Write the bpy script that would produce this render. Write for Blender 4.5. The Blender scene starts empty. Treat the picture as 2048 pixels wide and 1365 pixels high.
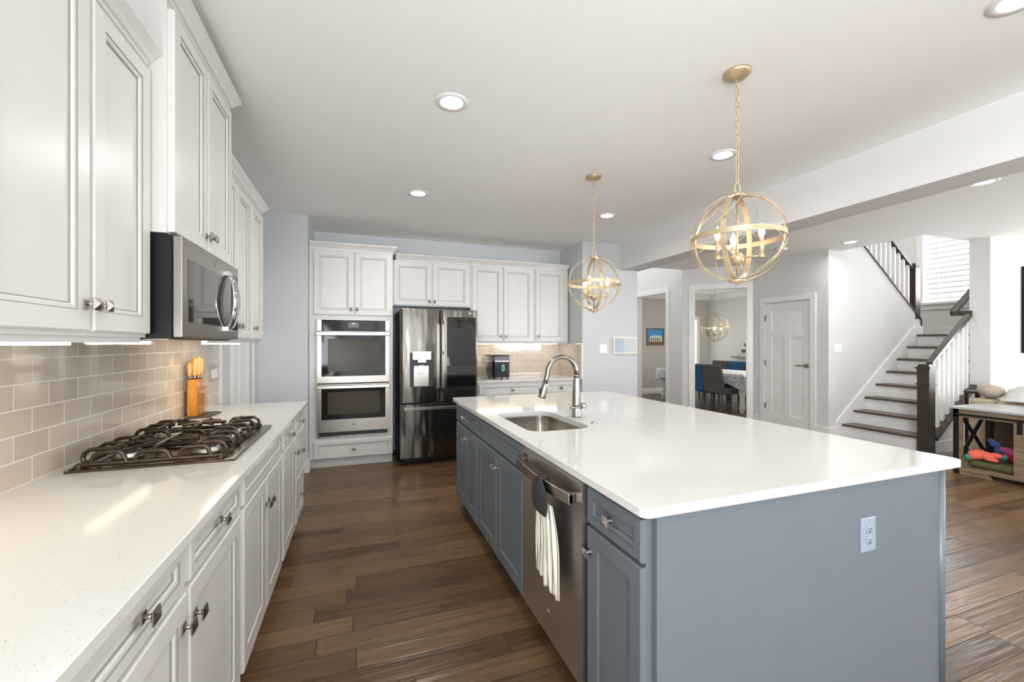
import bpy, bmesh, math, random
from mathutils import Vector, Matrix
random.seed(7)
PI = math.pi
scene = bpy.context.scene
C = scene.collection

# ------------------------------------------------------------------ camera, world, light, exposure
cam_d = bpy.data.cameras.new('camera')
cam = bpy.data.objects.new('camera', cam_d)
C.objects.link(cam)
cam.location = (0, 0, 1.37)
cam.rotation_euler = (PI / 2, 0, -math.radians(19.63))
cam_d.sensor_width = 36.0
cam_d.sensor_fit = 'HORIZONTAL'
cam_d.lens = 850.6 / 2048 * 36
cam_d.shift_y = 5.4 / 2048
cam_d.clip_start = 0.02
scene.camera = cam
vs = scene.view_settings
vs.view_transform = 'Standard'
vs.look = 'None'
vs.gamma = 1
vs.use_curve_mapping = False
vs.exposure = -0.34
scene.display_settings.display_device = 'sRGB'
try:
    scene.cycles.max_bounces = 12
    scene.cycles.diffuse_bounces = 9
    scene.cycles.glossy_bounces = 4
    scene.cycles.transmission_bounces = 6
    scene.cycles.transparent_max_bounces = 12
    scene.cycles.sample_clamp_indirect = 6
    scene.cycles.caustics_reflective = False
    scene.cycles.caustics_refractive = False
    scene.cycles.use_denoising = True
except Exception:
    pass
world = bpy.data.worlds.new('daylight')
scene.world = world
world.use_nodes = True
bg = world.node_tree.nodes['Background']
bg.inputs[0].default_value = (0.88, 0.95, 1.0, 1)
bg.inputs[1].default_value = 2.0


def area(name, loc, direction, sx, sy, power, color=(1, 1, 1), disk=False, spread=PI):
    d = bpy.data.lights.new(name, 'AREA')
    d.energy = power
    d.color = color
    d.shape = 'DISK' if disk else 'RECTANGLE'
    d.size = sx
    if not disk:
        d.size_y = sy
    d.spread = spread
    o = bpy.data.objects.new(name, d)
    C.objects.link(o)
    o.location = loc
    o.rotation_euler = Vector(direction).to_track_quat('-Z', 'Y').to_euler()
    return o


DAY = (0.94, 0.975, 1.02)
area('daylight_rear_window', (1.0, -4.22, 1.25), (0, 1, 0.7), 3.4, 2.5, 140, DAY)
area('left_fill_light', (-0.97, -2.2, 1.40), (1, 0.35, 0.9), 2.4, 1.8, 380, DAY)  # added fill from the left, for fronts and walls facing that way
area('daylight_rear_window', (6.4, -3.93, 1.45), (0, 1, 3.0), 3.4, 1.9, 470, DAY)
area('right_fill_light', (10.93, 0.2, 1.45), (-1, 0, 1.3), 3.6, 1.9, 350, DAY)  # added fill from the right, out of view
area('daylight_stair_window', (9.85, 4.15, 2.9), (-1, 0, 0), 1.7, 2.2, 330, DAY)
area('daylight_foyer', (4.6, 8.2, 4.6), (0, 0, -1), 1.6, 2.6, 90, DAY)
area('stairwell_fill_light', (8.0, 4.3, 5.15), (0, 0, -1), 1.2, 0.9, 34, (1.0, 0.98, 0.96))  # added overhead panel, unseen, that brightens the stairwell

# ------------------------------------------------------------------ material helpers
def lin(c):
    return tuple(((x / 255.0) / 12.92 if x / 255.0 <= 0.04045 else ((x / 255.0 + 0.055) / 1.055) ** 2.4) for x in c)


class NT:
    def __init__(s, name):
        s.m = bpy.data.materials.new(name)
        s.m.use_nodes = True
        s.t = s.m.node_tree
        s.b = s.t.nodes['Principled BSDF']

    def n(s, kind, **kw):
        nd = s.t.nodes.new(kind)
        for k, v in kw.items():
            setattr(nd, k, v)
        return nd

    def l(s, a, b):
        s.t.links.new(a, b)

    def set(s, **kw):
        for k, v in kw.items():
            k = k.replace('_', ' ')
            if k in s.b.inputs:
                s.b.inputs[k].default_value = v
        return s

    def coords(s, scale=(1, 1, 1), rot=(0, 0, 0)):
        tc = s.n('ShaderNodeTexCoord')
        mp = s.n('ShaderNodeMapping')
        mp.inputs['Scale'].default_value = scale
        mp.inputs['Rotation'].default_value = rot
        s.l(tc.outputs['Object'], mp.inputs['Vector'])
        return mp.outputs['Vector']

    def world_pos(s, scale=(1, 1, 1)):
        g = s.n('ShaderNodeNewGeometry')
        mp = s.n('ShaderNodeMapping')
        mp.inputs['Scale'].default_value = scale
        s.l(g.outputs['Position'], mp.inputs['Vector'])
        return mp.outputs['Vector']

    def noise(s, vec, scale=5, detail=3, rough=0.5):
        nd = s.n('ShaderNodeTexNoise')
        nd.inputs['Scale'].default_value = scale
        nd.inputs['Detail'].default_value = detail
        nd.inputs['Roughness'].default_value = rough
        s.l(vec, nd.inputs['Vector'])
        return nd.outputs['Fac']

    def ramp(s, fac, stops):
        nd = s.n('ShaderNodeValToRGB')
        cr = nd.color_ramp
        while len(cr.elements) < len(stops):
            cr.elements.new(0.5)
        for e, (p, c) in zip(cr.elements, stops):
            e.position = p
            e.color = tuple(c) + (1,)
        s.l(fac, nd.inputs['Fac'])
        return nd.outputs['Color']

    def bump(s, h, strength=0.2, dist=0.01):
        nd = s.n('ShaderNodeBump')
        nd.inputs['Strength'].default_value = strength
        nd.inputs['Distance'].default_value = dist
        s.l(h, nd.inputs['Height'])
        s.l(nd.outputs['Normal'], s.b.inputs['Normal'])
        return nd


def plain(name, rgb, rough=0.5, metal=0.0, spec=0.5, var=0.03, nscale=9.0, bump=0.0, bscale=200, coat=0.0):
    t = NT(name)
    c = lin(rgb)
    v = t.coords()
    f = t.noise(v, nscale, 3)
    lo = tuple(max(0, x * (1 - var)) for x in c)
    hi = tuple(min(1, x * (1 + var)) for x in c)
    t.l(t.ramp(f, [(0.3, lo), (0.7, hi)]), t.b.inputs['Base Color'])
    t.set(Roughness=rough, Metallic=metal)
    t.b.inputs['Specular IOR Level'].default_value = spec
    t.b.inputs['Coat Weight'].default_value = coat
    if bump:
        t.bump(t.noise(v, bscale, 2), bump, 0.002)
    return t.m


def emit(name, rgb, strength):
    t = NT(name)
    t.b.inputs['Base Color'].default_value = (0.8, 0.8, 0.8, 1)
    t.b.inputs['Emission Color'].default_value = lin(rgb) + (1,)
    t.b.inputs['Emission Strength'].default_value = strength
    return t.m


def brushed(name, rgb, rough=0.25, stretch=(2, 2, 120), wav=0.0, wscale=(3, 3, 0.8)):
    t = NT(name)
    v = t.coords(stretch)
    f = t.noise(v, 3, 2)
    c = lin(rgb)
    t.l(t.ramp(f, [(0.2, tuple(x * 0.93 for x in c)), (0.8, tuple(min(1, x * 1.05) for x in c))]), t.b.inputs['Base Color'])
    t.set(Metallic=1.0, Roughness=rough)
    if wav:
        t.bump(t.noise(t.coords(wscale), 2.2, 1), wav, 0.02)
    return t.m


def make_tile(name, axes, rgb_a, rgb_b, grout, z0=0.9155, row=0.0794):
    t = NT(name)
    g = t.n('ShaderNodeNewGeometry')
    sp = t.n('ShaderNodeSeparateXYZ')
    cb = t.n('ShaderNodeCombineXYZ')
    t.l(g.outputs['Position'], sp.inputs[0])
    ad = t.n('ShaderNodeMath', operation='ADD')
    ad.inputs[1].default_value = axes[1]
    t.l(sp.outputs[axes[0]], ad.inputs[0])
    az = t.n('ShaderNodeMath', operation='ADD')
    az.inputs[1].default_value = -z0
    t.l(sp.outputs['Z'], az.inputs[0])
    t.l(ad.outputs[0], cb.inputs[0])
    t.l(az.outputs[0], cb.inputs[1])
    br = t.n('ShaderNodeTexBrick')
    br.inputs['Scale'].default_value = 1.0
    br.inputs['Brick Width'].default_value = 0.1615
    br.inputs['Row Height'].default_value = row
    br.inputs['Mortar Size'].default_value = 0.0019
    br.inputs['Mortar Smooth'].default_value = 0.25
    br.inputs['Bias'].default_value = 0.0
    br.inputs['Color1'].default_value = lin(rgb_a) + (1,)
    br.inputs['Color2'].default_value = lin(rgb_b) + (1,)
    br.inputs['Mortar'].default_value = lin(grout) + (1,)
    t.l(cb.outputs[0], br.inputs['Vector'])
    t.l(br.outputs['Color'], t.b.inputs['Base Color'])
    r = t.n('ShaderNodeMapRange')
    r.inputs['To Min'].default_value = 0.07
    r.inputs['To Max'].default_value = 0.7
    t.l(br.outputs['Fac'], r.inputs['Value'])
    t.l(r.outputs[0], t.b.inputs['Roughness'])
    wob = t.noise(t.world_pos(), 14, 2)
    mx = t.n('ShaderNodeMath', operation='MULTIPLY_ADD')
    mx.inputs[1].default_value = -1.0
    mul = t.n('ShaderNodeMath', operation='MULTIPLY')
    mul.inputs[1].default_value = 0.35
    t.l(wob, mul.inputs[0])
    t.l(br.outputs['Fac'], mx.inputs[0])
    t.l(mul.outputs[0], mx.inputs[2])
    t.bump(mx.outputs[0], 0.5, 0.0025)
    t.b.inputs['Coat Weight'].default_value = 0.3
    return t.m


def make_floor():
    t = NT('hand_scraped_hickory')
    W_, L_ = 0.127, 1.25
    g = t.n('ShaderNodeNewGeometry')
    sp = t.n('ShaderNodeSeparateXYZ')
    t.l(g.outputs['Position'], sp.inputs[0])
    def math_(op, a, b=None, c=None):
        nd = t.n('ShaderNodeMath', operation=op)
        for i, v in enumerate((a, b, c)):
            if v is None:
                continue
            if isinstance(v, (int, float)):
                nd.inputs[i].default_value = v
            else:
                t.l(v, nd.inputs[i])
        return nd.outputs[0]
    yr = math_('DIVIDE', sp.outputs['Y'], W_)
    row = math_('FLOOR', yr)
    wn = t.n('ShaderNodeTexWhiteNoise', noise_dimensions='1D')
    t.l(row, wn.inputs['W'])
    xr = math_('ADD', math_('DIVIDE', sp.outputs['X'], L_), math_('MULTIPLY', wn.outputs['Value'], 7.3))
    col = math_('FLOOR', xr)
    idv = t.n('ShaderNodeCombineXYZ')
    t.l(row, idv.inputs[0])
    t.l(col, idv.inputs[1])
    wn2 = t.n('ShaderNodeTexWhiteNoise', noise_dimensions='2D')
    t.l(idv.outputs[0], wn2.inputs['Vector'])
    tone = wn2.outputs['Value']
    # gaps between the boards
    fy = math_('FRACT', yr)
    fx = math_('FRACT', xr)
    ey = math_('MULTIPLY', math_('MINIMUM', fy, math_('SUBTRACT', 1.0, fy)), W_)
    ex = math_('MULTIPLY', math_('MINIMUM', fx, math_('SUBTRACT', 1.0, fx)), L_)
    e = math_('MINIMUM', ey, ex)
    gap = t.n('ShaderNodeMapRange')
    gap.inputs['From Min'].default_value = 0.0006
    gap.inputs['From Max'].default_value = 0.0026
    gap.inputs['To Min'].default_value = 1.0
    gap.inputs['To Max'].default_value = 0.0
    t.l(e, gap.inputs['Value'])
    # each board samples its own piece of grain
    off = t.n('ShaderNodeCombineXYZ')
    t.l(math_('MULTIPLY', tone, 37.0), off.inputs[0])
    t.l(math_('MULTIPLY', tone, 11.0), off.inputs[1])
    va = t.n('ShaderNodeVectorMath', operation='ADD')
    t.l(g.outputs['Position'], va.inputs[0])
    t.l(off.outputs[0], va.inputs[1])
    def mapped(sc):
        mp = t.n('ShaderNodeMapping')
        mp.inputs['Scale'].default_value = sc
        t.l(va.outputs[0], mp.inputs['Vector'])
        return mp.outputs['Vector']
    grain = t.noise(mapped((1.6, 12, 1)), 2.0, 5, 0.62)
    fine = t.noise(mapped((5.0, 95, 1)), 1.8, 3, 0.6)
    blot = t.noise(mapped((1.3, 3.5, 1)), 1.6, 2)
    v = math_('MULTIPLY_ADD', tone, 0.30, math_('MULTIPLY', grain, 0.42))
    v = math_('MULTIPLY_ADD', fine, 0.16, v)
    v = math_('MULTIPLY_ADD', blot, 0.26, v)
    colr = t.ramp(v, [(0.36, lin((68, 50, 34))), (0.52, lin((93, 70, 48))), (0.66, lin((110, 85, 59))), (0.86, lin((126, 100, 72)))])
    mix = t.n('ShaderNodeMixRGB')
    mix.inputs['Color2'].default_value = lin((40, 29, 21)) + (1,)
    t.l(gap.outputs[0], mix.inputs['Fac'])
    t.l(colr, mix.inputs['Color1'])
    t.l(mix.outputs['Color'], t.b.inputs['Base Color'])
    rr_ = t.n('ShaderNodeMapRange')
    rr_.inputs['To Min'].default_value = 0.22
    rr_.inputs['To Max'].default_value = 0.36
    t.l(blot, rr_.inputs['Value'])
    t.l(rr_.outputs[0], t.b.inputs['Roughness'])
    t.b.inputs['Specular IOR Level'].default_value = 0.36
    scr = t.noise(mapped((1.1, 20, 1)), 1.5, 2, 0.45)
    h = math_('MULTIPLY_ADD', gap.outputs[0], -0.5, scr)
    h = math_('MULTIPLY_ADD', fine, 0.08, h)
    t.bump(h, 0.40, 0.014)
    return t.m


def make_quartz():
    t = NT('white_quartz')
    v = t.coords()
    vo = t.n('ShaderNodeTexVoronoi')
    vo.inputs['Scale'].default_value = 190
    t.l(v, vo.inputs['Vector'])
    wn = t.n('ShaderNodeTexWhiteNoise')
    t.l(vo.outputs['Position'], wn.inputs['Vector'])
    sub = t.n('ShaderNodeMath', operation='MULTIPLY_ADD')   # speck only where the cell draws a high lot and near its centre
    sub.inputs[1].default_value = -1.6
    t.l(vo.outputs['Distance'], sub.inputs[0])
    t.l(wn.outputs['Value'], sub.inputs[2])
    base = lin((217, 215, 210))
    col = t.ramp(sub.outputs[0], [(0.0, base), (0.40, base), (0.52, lin((204, 200, 194))), (0.72, lin((170, 164, 156))), (0.9, lin((140, 133, 125)))])
    t.l(col, t.b.inputs['Base Color'])
    t.set(Roughness=0.075)
    t.b.inputs['Specular IOR Level'].default_value = 0.38
    return t.m


def make_wood(name, a, b, rough=0.45, stretch=(2, 24, 24)):
    t = NT(name)
    f = t.noise(t.coords(stretch), 1.6, 5, 0.6)
    t.l(t.ramp(f, [(0.3, lin(a)), (0.7, lin(b))]), t.b.inputs['Base Color'])
    t.set(Roughness=rough)
    return t.m


M_wall = plain('wall_paint_cool', (200, 203, 205), 0.65, var=0.006)
M_wallwarm = plain('wall_paint_soft_grey', (216, 215, 212), 0.65, var=0.006)
M_dining = plain('wall_paint_greige', (182, 177, 171), 0.65, var=0.006)
M_ceil = plain('ceiling_paint', (244, 243, 240), 0.8, var=0.006)
M_trim = plain('trim_white', (233, 232, 229), 0.35)
M_cab = plain('cabinet_white', (218, 216, 212), 0.30, var=0.015)
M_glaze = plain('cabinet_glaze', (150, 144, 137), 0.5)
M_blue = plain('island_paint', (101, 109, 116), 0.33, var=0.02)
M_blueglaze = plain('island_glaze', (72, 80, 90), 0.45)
M_bluelight = plain('outlet_blue', (140, 151, 163), 0.35)
M_quartz = make_quartz()
M_tile = make_tile('glass_tile_grey', ('Y', -0.002), (188, 176, 161), (201, 189, 174), (233, 228, 220), 0.9165, 0.0808)
M_tileback = make_tile('glass_tile_back', ('X', 0.03), (184, 172, 158), (192, 181, 167), (233, 228, 220))
M_tileside = make_tile('glass_tile_side', ('Y', 0.09), (184, 172, 158), (192, 181, 167), (233, 228, 220))
M_floor = make_floor()
M_nickel = plain('brushed_nickel', (176, 168, 158), 0.28, metal=1.0)
M_chrome = plain('polished_chrome', (215, 215, 215), 0.08, metal=1.0)
M_faucet = brushed('faucet_steel', (150, 146, 139), 0.2)
M_steel = brushed('stainless', (156, 149, 141), 0.27, (1, 1, 1))
M_steelbright = brushed('stainless_bright', (188, 181, 171), 0.25, (1, 1, 1))
M_sink = brushed('sink_steel', (176, 168, 158), 0.24, (60, 2, 2))
M_fridge = brushed('fridge_dark_steel', (104, 99, 92), 0.16, (1, 1, 1), 0.5, (4.5, 1, 0.9))
M_dw = brushed('dishwasher_steel', (196, 190, 182), 0.40, (1, 1, 1), 0.12, (1, 3, 0.6))
M_blackside = plain('black_appliance_side', (15, 15, 15), 0.35, spec=0.3)
M_glassblk = plain('oven_black_glass', (34, 29, 24), 0.06, spec=0.2)
M_glassin = plain('oven_inner_glass', (78, 70, 60), 0.18, spec=0.1)
M_black = plain('black_plastic', (17, 16, 16), 0.4)
M_iron = plain('cast_iron', (74, 61, 50), 0.33, metal=0.6, bump=0.1, bscale=400)
M_cooktop = plain('cooktop_bronze_steel', (96, 80, 66), 0.18, metal=0.9)
M_burner = plain('burner_aluminium', (190, 186, 180), 0.3, metal=1.0)
M_gold = plain('aged_gold', (202, 181, 147), 0.40, metal=0.65, var=0.08, nscale=40)
M_goldpale = plain('candle_sleeve_gold', (226, 205, 166), 0.4, metal=0.5)
M_bulb = emit('bulb_glow', (255, 232, 198), 12)
M_can = emit('downlight_glow', (255, 250, 242), 18)
M_strip = emit('strip_light_glow', (255, 238, 212), 13)
M_plate = plain('switch_plate_white', (238, 238, 236), 0.3)
M_darkwood = make_wood('stair_dark_wood', (50, 40, 33), (76, 62, 52), 0.32)
M_treadwood = make_wood('stair_tread_wood', (66, 50, 40), (96, 76, 61), 0.30)
M_rustic = make_wood('rustic_oak', (104, 86, 68), (146, 124, 100), 0.55, (3, 3, 26))
M_console = plain('console_top_grey', (176, 178, 180), 0.3)
M_knifewood = make_wood('knife_block_wood', (205, 118, 26), (238, 164, 62), 0.4, (20, 20, 3))
M_handlewood = make_wood('knife_handle_wood', (214, 154, 82), (240, 194, 124), 0.4, (20, 20, 3))
M_acryl = None
M_toebl = plain('toe_kick_dark', (40, 38, 36), 0.6)


def make_clear(name, tint=(1, 1, 1), gloss=0.12):
    """thin clear sheet: mostly see-through, with a mirror-like share"""
    m = bpy.data.materials.new(name)
    m.use_nodes = True
    nt = m.node_tree
    nt.nodes.clear()
    out = nt.nodes.new('ShaderNodeOutputMaterial')
    mx = nt.nodes.new('ShaderNodeMixShader')
    tr = nt.nodes.new('ShaderNodeBsdfTransparent')
    tr.inputs['Color'].default_value = tint + (1,)
    gl = nt.nodes.new('ShaderNodeBsdfGlossy')
    gl.inputs['Roughness'].default_value = 0.03
    mx.inputs[0].default_value = gloss
    nt.links.new(tr.outputs[0], mx.inputs[1])
    nt.links.new(gl.outputs[0], mx.inputs[2])
    nt.links.new(mx.outputs[0], out.inputs[0])
    return m


M_acryl = make_clear('clear_acrylic', (0.97, 0.93, 0.88), 0.15)
M_pane = make_clear('window_glass', (1, 1, 1), 0.06)

# ------------------------------------------------------------------ mesh helpers
class MB:
    def __init__(s):
        s.v, s.f, s.fm, s.fs, s.uv = [], [], [], [], None

    def add(s, verts, faces, mat=0, smooth=False):
        b = len(s.v)
        s.v += [tuple(p) for p in verts]
        for f in faces:
            s.f.append(tuple(b + i for i in f))
            s.fm.append(mat)
            s.fs.append(smooth)
        return s

    def box(s, x0, x1, y0, y1, z0, z1, mat=0, M=None):
        x0, x1 = min(x0, x1), max(x0, x1)
        y0, y1 = min(y0, y1), max(y0, y1)
        z0, z1 = min(z0, z1), max(z0, z1)
        p = [(x, y, z) for x in (x0, x1) for y in (y0, y1) for z in (z0, z1)]
        if M:
            p = [M(*q) for q in p]
        return s.add(p, [(0, 1, 3, 2), (4, 6, 7, 5), (0, 4, 5, 1), (2, 3, 7, 6), (0, 2, 6, 4), (1, 5, 7, 3)], mat)

    def prism(s, poly, fn, a, b, mat=0):
        """poly: list of 2-D points; fn(p, q, w) -> world; extruded from w=a to w=b"""
        n = len(poly)
        vs_ = [fn(p, q, a) for p, q in poly] + [fn(p, q, b) for p, q in poly]
        fs = [tuple(range(n))[::-1], tuple(range(n, 2 * n))]
        fs += [(i, (i + 1) % n, n + (i + 1) % n, n + i) for i in range(n)]
        return s.add(vs_, fs, mat)

    def tube(s, pts, r, seg=8, closed=False, mat=0, caps=True, smooth=True, sx=1.0):
        pts = [Vector(p) for p in pts]
        n = len(pts)
        rs = r if isinstance(r, (list, tuple)) else [r] * n
        rings = []
        prev = None
        for i in range(n):
            a = pts[(i - 1) % n] if (closed or i > 0) else pts[0]
            b = pts[(i + 1) % n] if (closed or i < n - 1) else pts[-1]
            t = (b - a).normalized()
            if prev is None:
                up = Vector((0, 0, 1)) if abs(t.z) < 0.9 else Vector((1, 0, 0))
                nrm = t.cross(up).normalized()
            else:
                nrm = (prev - t * prev.dot(t)).normalized()
            prev = nrm
            bn = t.cross(nrm)
            rings.append([pts[i] + (nrm * math.cos(2 * PI * k / seg) * sx + bn * math.sin(2 * PI * k / seg)) * rs[i] for k in range(seg)])
        vs_ = [p for rg in rings for p in rg]
        fs = []
        m = n if closed else n - 1
        for i in range(m):
            j = (i + 1) % n
            for k in range(seg):
                l = (k + 1) % seg
                fs.append((i * seg + k, i * seg + l, j * seg + l, j * seg + k))
        s.add(vs_, fs, mat, smooth)
        if caps and not closed:
            s.add(rings[0], [tuple(range(seg))[::-1]], mat)
            s.add(rings[-1], [tuple(range(seg))], mat)
        return s

    def lathe(s, prof, c=(0, 0, 0), seg=20, mat=0, axis='Z', smooth=True, M=None):
        """prof: (radius, height) list"""
        vs_, fs = [], []
        for r, h in prof:
            for k in range(seg):
                a = 2 * PI * k / seg
                x, y = r * math.cos(a), r * math.sin(a)
                p = {'Z': (x, y, h), 'X': (h, x, y), 'Y': (x, h, y)}[axis]
                q = (p[0] + c[0], p[1] + c[1], p[2] + c[2])
                vs_.append(M(*q) if M else q)
        n = len(prof)
        for i in range(n - 1):
            for k in range(seg):
                l = (k + 1) % seg
                fs.append((i * seg + k, i * seg + l, (i + 1) * seg + l, (i + 1) * seg + k))
        s.add(vs_, fs, mat, smooth)
        if prof[0][0] > 1e-6:
            s.add(vs_[:seg], [tuple(range(seg))[::-1]], mat)
        if prof[-1][0] > 1e-6:
            s.add(vs_[-seg:], [tuple(range(seg))], mat)
        return s

    def ball(s, c, rx, ry=None, rz=None, seg=16, mat=0, R=None):
        ry = rx if ry is None else ry
        rz = rx if rz is None else rz
        vs_, fs = [], []
        n = seg // 2
        for i in range(n + 1):
            ph = PI * i / n
            for k in range(seg):
                a = 2 * PI * k / seg
                p = Vector((rx * math.sin(ph) * math.cos(a), ry * math.sin(ph) * math.sin(a), rz * math.cos(ph)))
                if R is not None:
                    p = R @ p
                vs_.append((c[0] + p.x, c[1] + p.y, c[2] + p.z))
        for i in range(n):
            for k in range(seg):
                l = (k + 1) % seg
                fs.append((i * seg + k, i * seg + l, (i + 1) * seg + l, (i + 1) * seg + k))
        return s.add(vs_, fs, mat, True)

    def rings(s, M, u0, u1, v0, v1, prof, center_mat=0, back=True):
        """nested rectangles: prof = (inset, n, material of the strip that leads to the next ring)"""
        vs_ = []
        for ins, n, _ in prof:
            for (u, v) in ((u0 + ins, v0 + ins), (u1 - ins, v0 + ins), (u1 - ins, v1 - ins), (u0 + ins, v1 - ins)):
                vs_.append(M(u, v, n))
        b = len(s.v)
        s.v += [tuple(p) for p in vs_]
        for i in range(len(prof) - 1):
            for k in range(4):
                l = (k + 1) % 4
                s.f.append((b + i * 4 + k, b + i * 4 + l, b + i * 4 + 4 + l, b + i * 4 + 4 + k))
                s.fm.append(prof[i][2])
                s.fs.append(False)
        e = b + (len(prof) - 1) * 4
        s.f.append((e, e + 1, e + 2, e + 3))
        s.fm.append(center_mat)
        s.fs.append(False)
        if back:
            s.f.append((b + 3, b + 2, b + 1, b))
            s.fm.append(0)
            s.fs.append(False)
        return s

    def build(s, name, mats, parent=None, bevel=0.0, segs=2, sub=0, remesh=0.0):
        me = bpy.data.meshes.new(name)
        base = Vector((0, 0, 0))
        p = parent
        while p is not None:
            base += Vector(p.location)
            p = p.parent
        me.from_pydata([tuple(Vector(q) - base) for q in s.v], [], s.f)
        bm = bmesh.new()
        bm.from_mesh(me)
        bmesh.ops.remove_doubles(bm, verts=bm.verts, dist=1e-5)
        bmesh.ops.recalc_face_normals(bm, faces=bm.faces)
        bm.to_mesh(me)
        bm.free()
        if len(me.polygons) == len(s.f):
            me.polygons.foreach_set('material_index', s.fm)
            me.polygons.foreach_set('use_smooth', s.fs)
        elif max(s.fm) == 0 and all(s.fs):
            me.polygons.foreach_set('use_smooth', [True] * len(me.polygons))
        for m in (mats if isinstance(mats, (list, tuple)) else [mats]):
            me.materials.append(m)
        o = bpy.data.objects.new(name, me)
        C.objects.link(o)
        if parent is not None:
            o.parent = parent
        if bevel:
            md = o.modifiers.new('bevel', 'BEVEL')
            md.width = bevel
            md.segments = segs
            md.limit_method = 'ANGLE'
            md.angle_limit = math.radians(40)
        if remesh:
            md = o.modifiers.new('remesh', 'REMESH')
            md.mode = 'VOXEL'
            md.voxel_size = remesh
            md.use_smooth_shade = True
            sm = o.modifiers.new('smooth', 'SMOOTH')
            sm.iterations = 4
        if sub:
            md = o.modifiers.new('subsurf', 'SUBSURF')
            md.levels = sub
            md.render_levels = sub
        me.update()
        return o


def tag(o, label, cat, group=None, kind=None):
    o['label'] = label
    o['category'] = cat
    if group:
        o['group'] = group
    if kind:
        o['kind'] = kind
    return o


def thing(name, label, cat, loc, group=None):
    o = bpy.data.objects.new(name, None)
    o.empty_display_size = 0.1
    C.objects.link(o)
    o.location = loc
    return tag(o, label, cat, group)


def struct(o, label, cat):
    o['kind'] = 'structure'
    o['label'] = label
    o['category'] = cat
    return o


def copy_tree(o, parent=None):
    c = o.copy()
    C.objects.link(c)
    if parent is not None:
        c.parent = parent
    for ch in list(o.children):
        copy_tree(ch, c)
    return c


def lettering(name, text, size, pos, parent, root, mat, depth, align='LEFT'):
    """text turned into a real mesh, upright and facing -Y"""
    fc = bpy.data.curves.new(name, 'FONT')
    fc.body = text
    fc.size = size
    fc.align_x = align
    fc.extrude = depth
    tmp = bpy.data.objects.new(name, fc)
    C.objects.link(tmp)
    bpy.context.view_layer.update()
    me = bpy.data.meshes.new_from_object(tmp.evaluated_get(bpy.context.evaluated_depsgraph_get()))
    bpy.data.objects.remove(tmp)
    bpy.data.curves.remove(fc)
    me.name = name
    me.transform(Matrix.Rotation(PI / 2, 4, 'X'))
    me.materials.clear()
    me.materials.append(mat)
    o = bpy.data.objects.new(name, me)
    C.objects.link(o)
    o.parent = parent
    o.location = Vector(pos) - Vector(root.location)
    return o


def wallbox(name, label, x0, x1, y0, y1, z0, z1, mat, cat='wall'):
    return struct(MB().box(x0, x1, y0, y1, z0, z1).build(name, mat), label, cat)


# ------------------------------------------------------------------ the room shell
H = 2.743
XL = -1.03
floor = struct(MB().box(-1.6, 12.2, -4.3, 10.6, -0.1, 0).build('floor', M_floor), 'dark brown hand-scraped wood plank floor', 'floor')
struct(MB().box(XL - 0.2, 3.386, -4.2, 5.95, H, H + 0.12).build('ceiling', M_ceil), 'flat off-white kitchen ceiling', 'ceiling')
mb = MB()
mb.box(3.386, 6.69, -4.2, 6.38, H, H + 0.12)
mb.box(6.69, 11.2, -4.2, 3.30, H, H + 0.12)
struct(mb.build('ceiling_family_room', M_ceil), 'flat off-white ceiling beyond the beam', 'ceiling')
struct(MB().box(3.386, 3.68, -4.2, 5.06, 2.386, H + 0.02).build('trim_1', M_wallwarm), 'wide dropped beam between the kitchen and the stair side', 'beam')

mb = MB()
mb.box(XL - 0.15, XL, -1.0, 4.20, 0, H)
mb.box(XL - 0.15, XL, -4.2, -3.4, 0, H)
mb.box(XL - 0.15, XL, -3.4, -1.0, 0, 0.5)
mb.box(XL - 0.15, XL, -3.4, -1.0, 2.4, H)
mb.box(XL - 0.15, XL, 4.92, 5.10, 0, H)
mb.box(XL - 0.15, XL, 4.20, 4.92, 2.05, H)
struct(mb.build('wall_left', M_wall), 'pale cool grey wall behind the left cabinets', 'wall')
wallbox('wall_left_return', 'pale blue-grey wall corner left of the oven cabinet', XL - 0.15, -0.528, 5.0, 5.85, 0, H, M_wall)
wallbox('wall_back', 'pale blue-grey wall strip above the back cabinets', -0.6, 2.85, 5.709, 5.85, 0, H, M_wall)
wallbox('wall_back_right', 'pale blue-grey wall that carries the small screen', 2.79, 3.66, 5.03, 5.85, 0, H, M_wall)
wallbox('wall_foyer_left', 'white foyer wall behind the screen wall', 3.5, 3.66, 5.85, 10.4, 0, 5.2, M_wallwarm)
wallbox('wall_foyer_back', 'white far wall of the foyer', 3.5, 5.75, 10.3, 10.45, 0, 5.2, M_wallwarm)
wallbox('wall_foyer_front', 'white upper foyer wall above the hall ceiling', 3.5, 5.75, 6.26, 6.38, H + 0.12, 5.2, M_wallwarm)
wallbox('ceiling_foyer', 'high white foyer ceiling', 3.4, 5.8, 6.2, 10.5, 5.2, 5.3, M_ceil, 'ceiling')
mb = MB()
mb.box(5.62, 5.76, 6.37, 6.80, 0, 5.2)
mb.box(5.62, 5.76, 7.75, 10.4, 0, 5.2)
mb.box(5.62, 5.76, 6.80, 7.75, 2.37, 5.2)
struct(mb.build('wall_foyer_right', M_wallwarm), 'off-white foyer wall with the narrow dining opening', 'wall')

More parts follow.
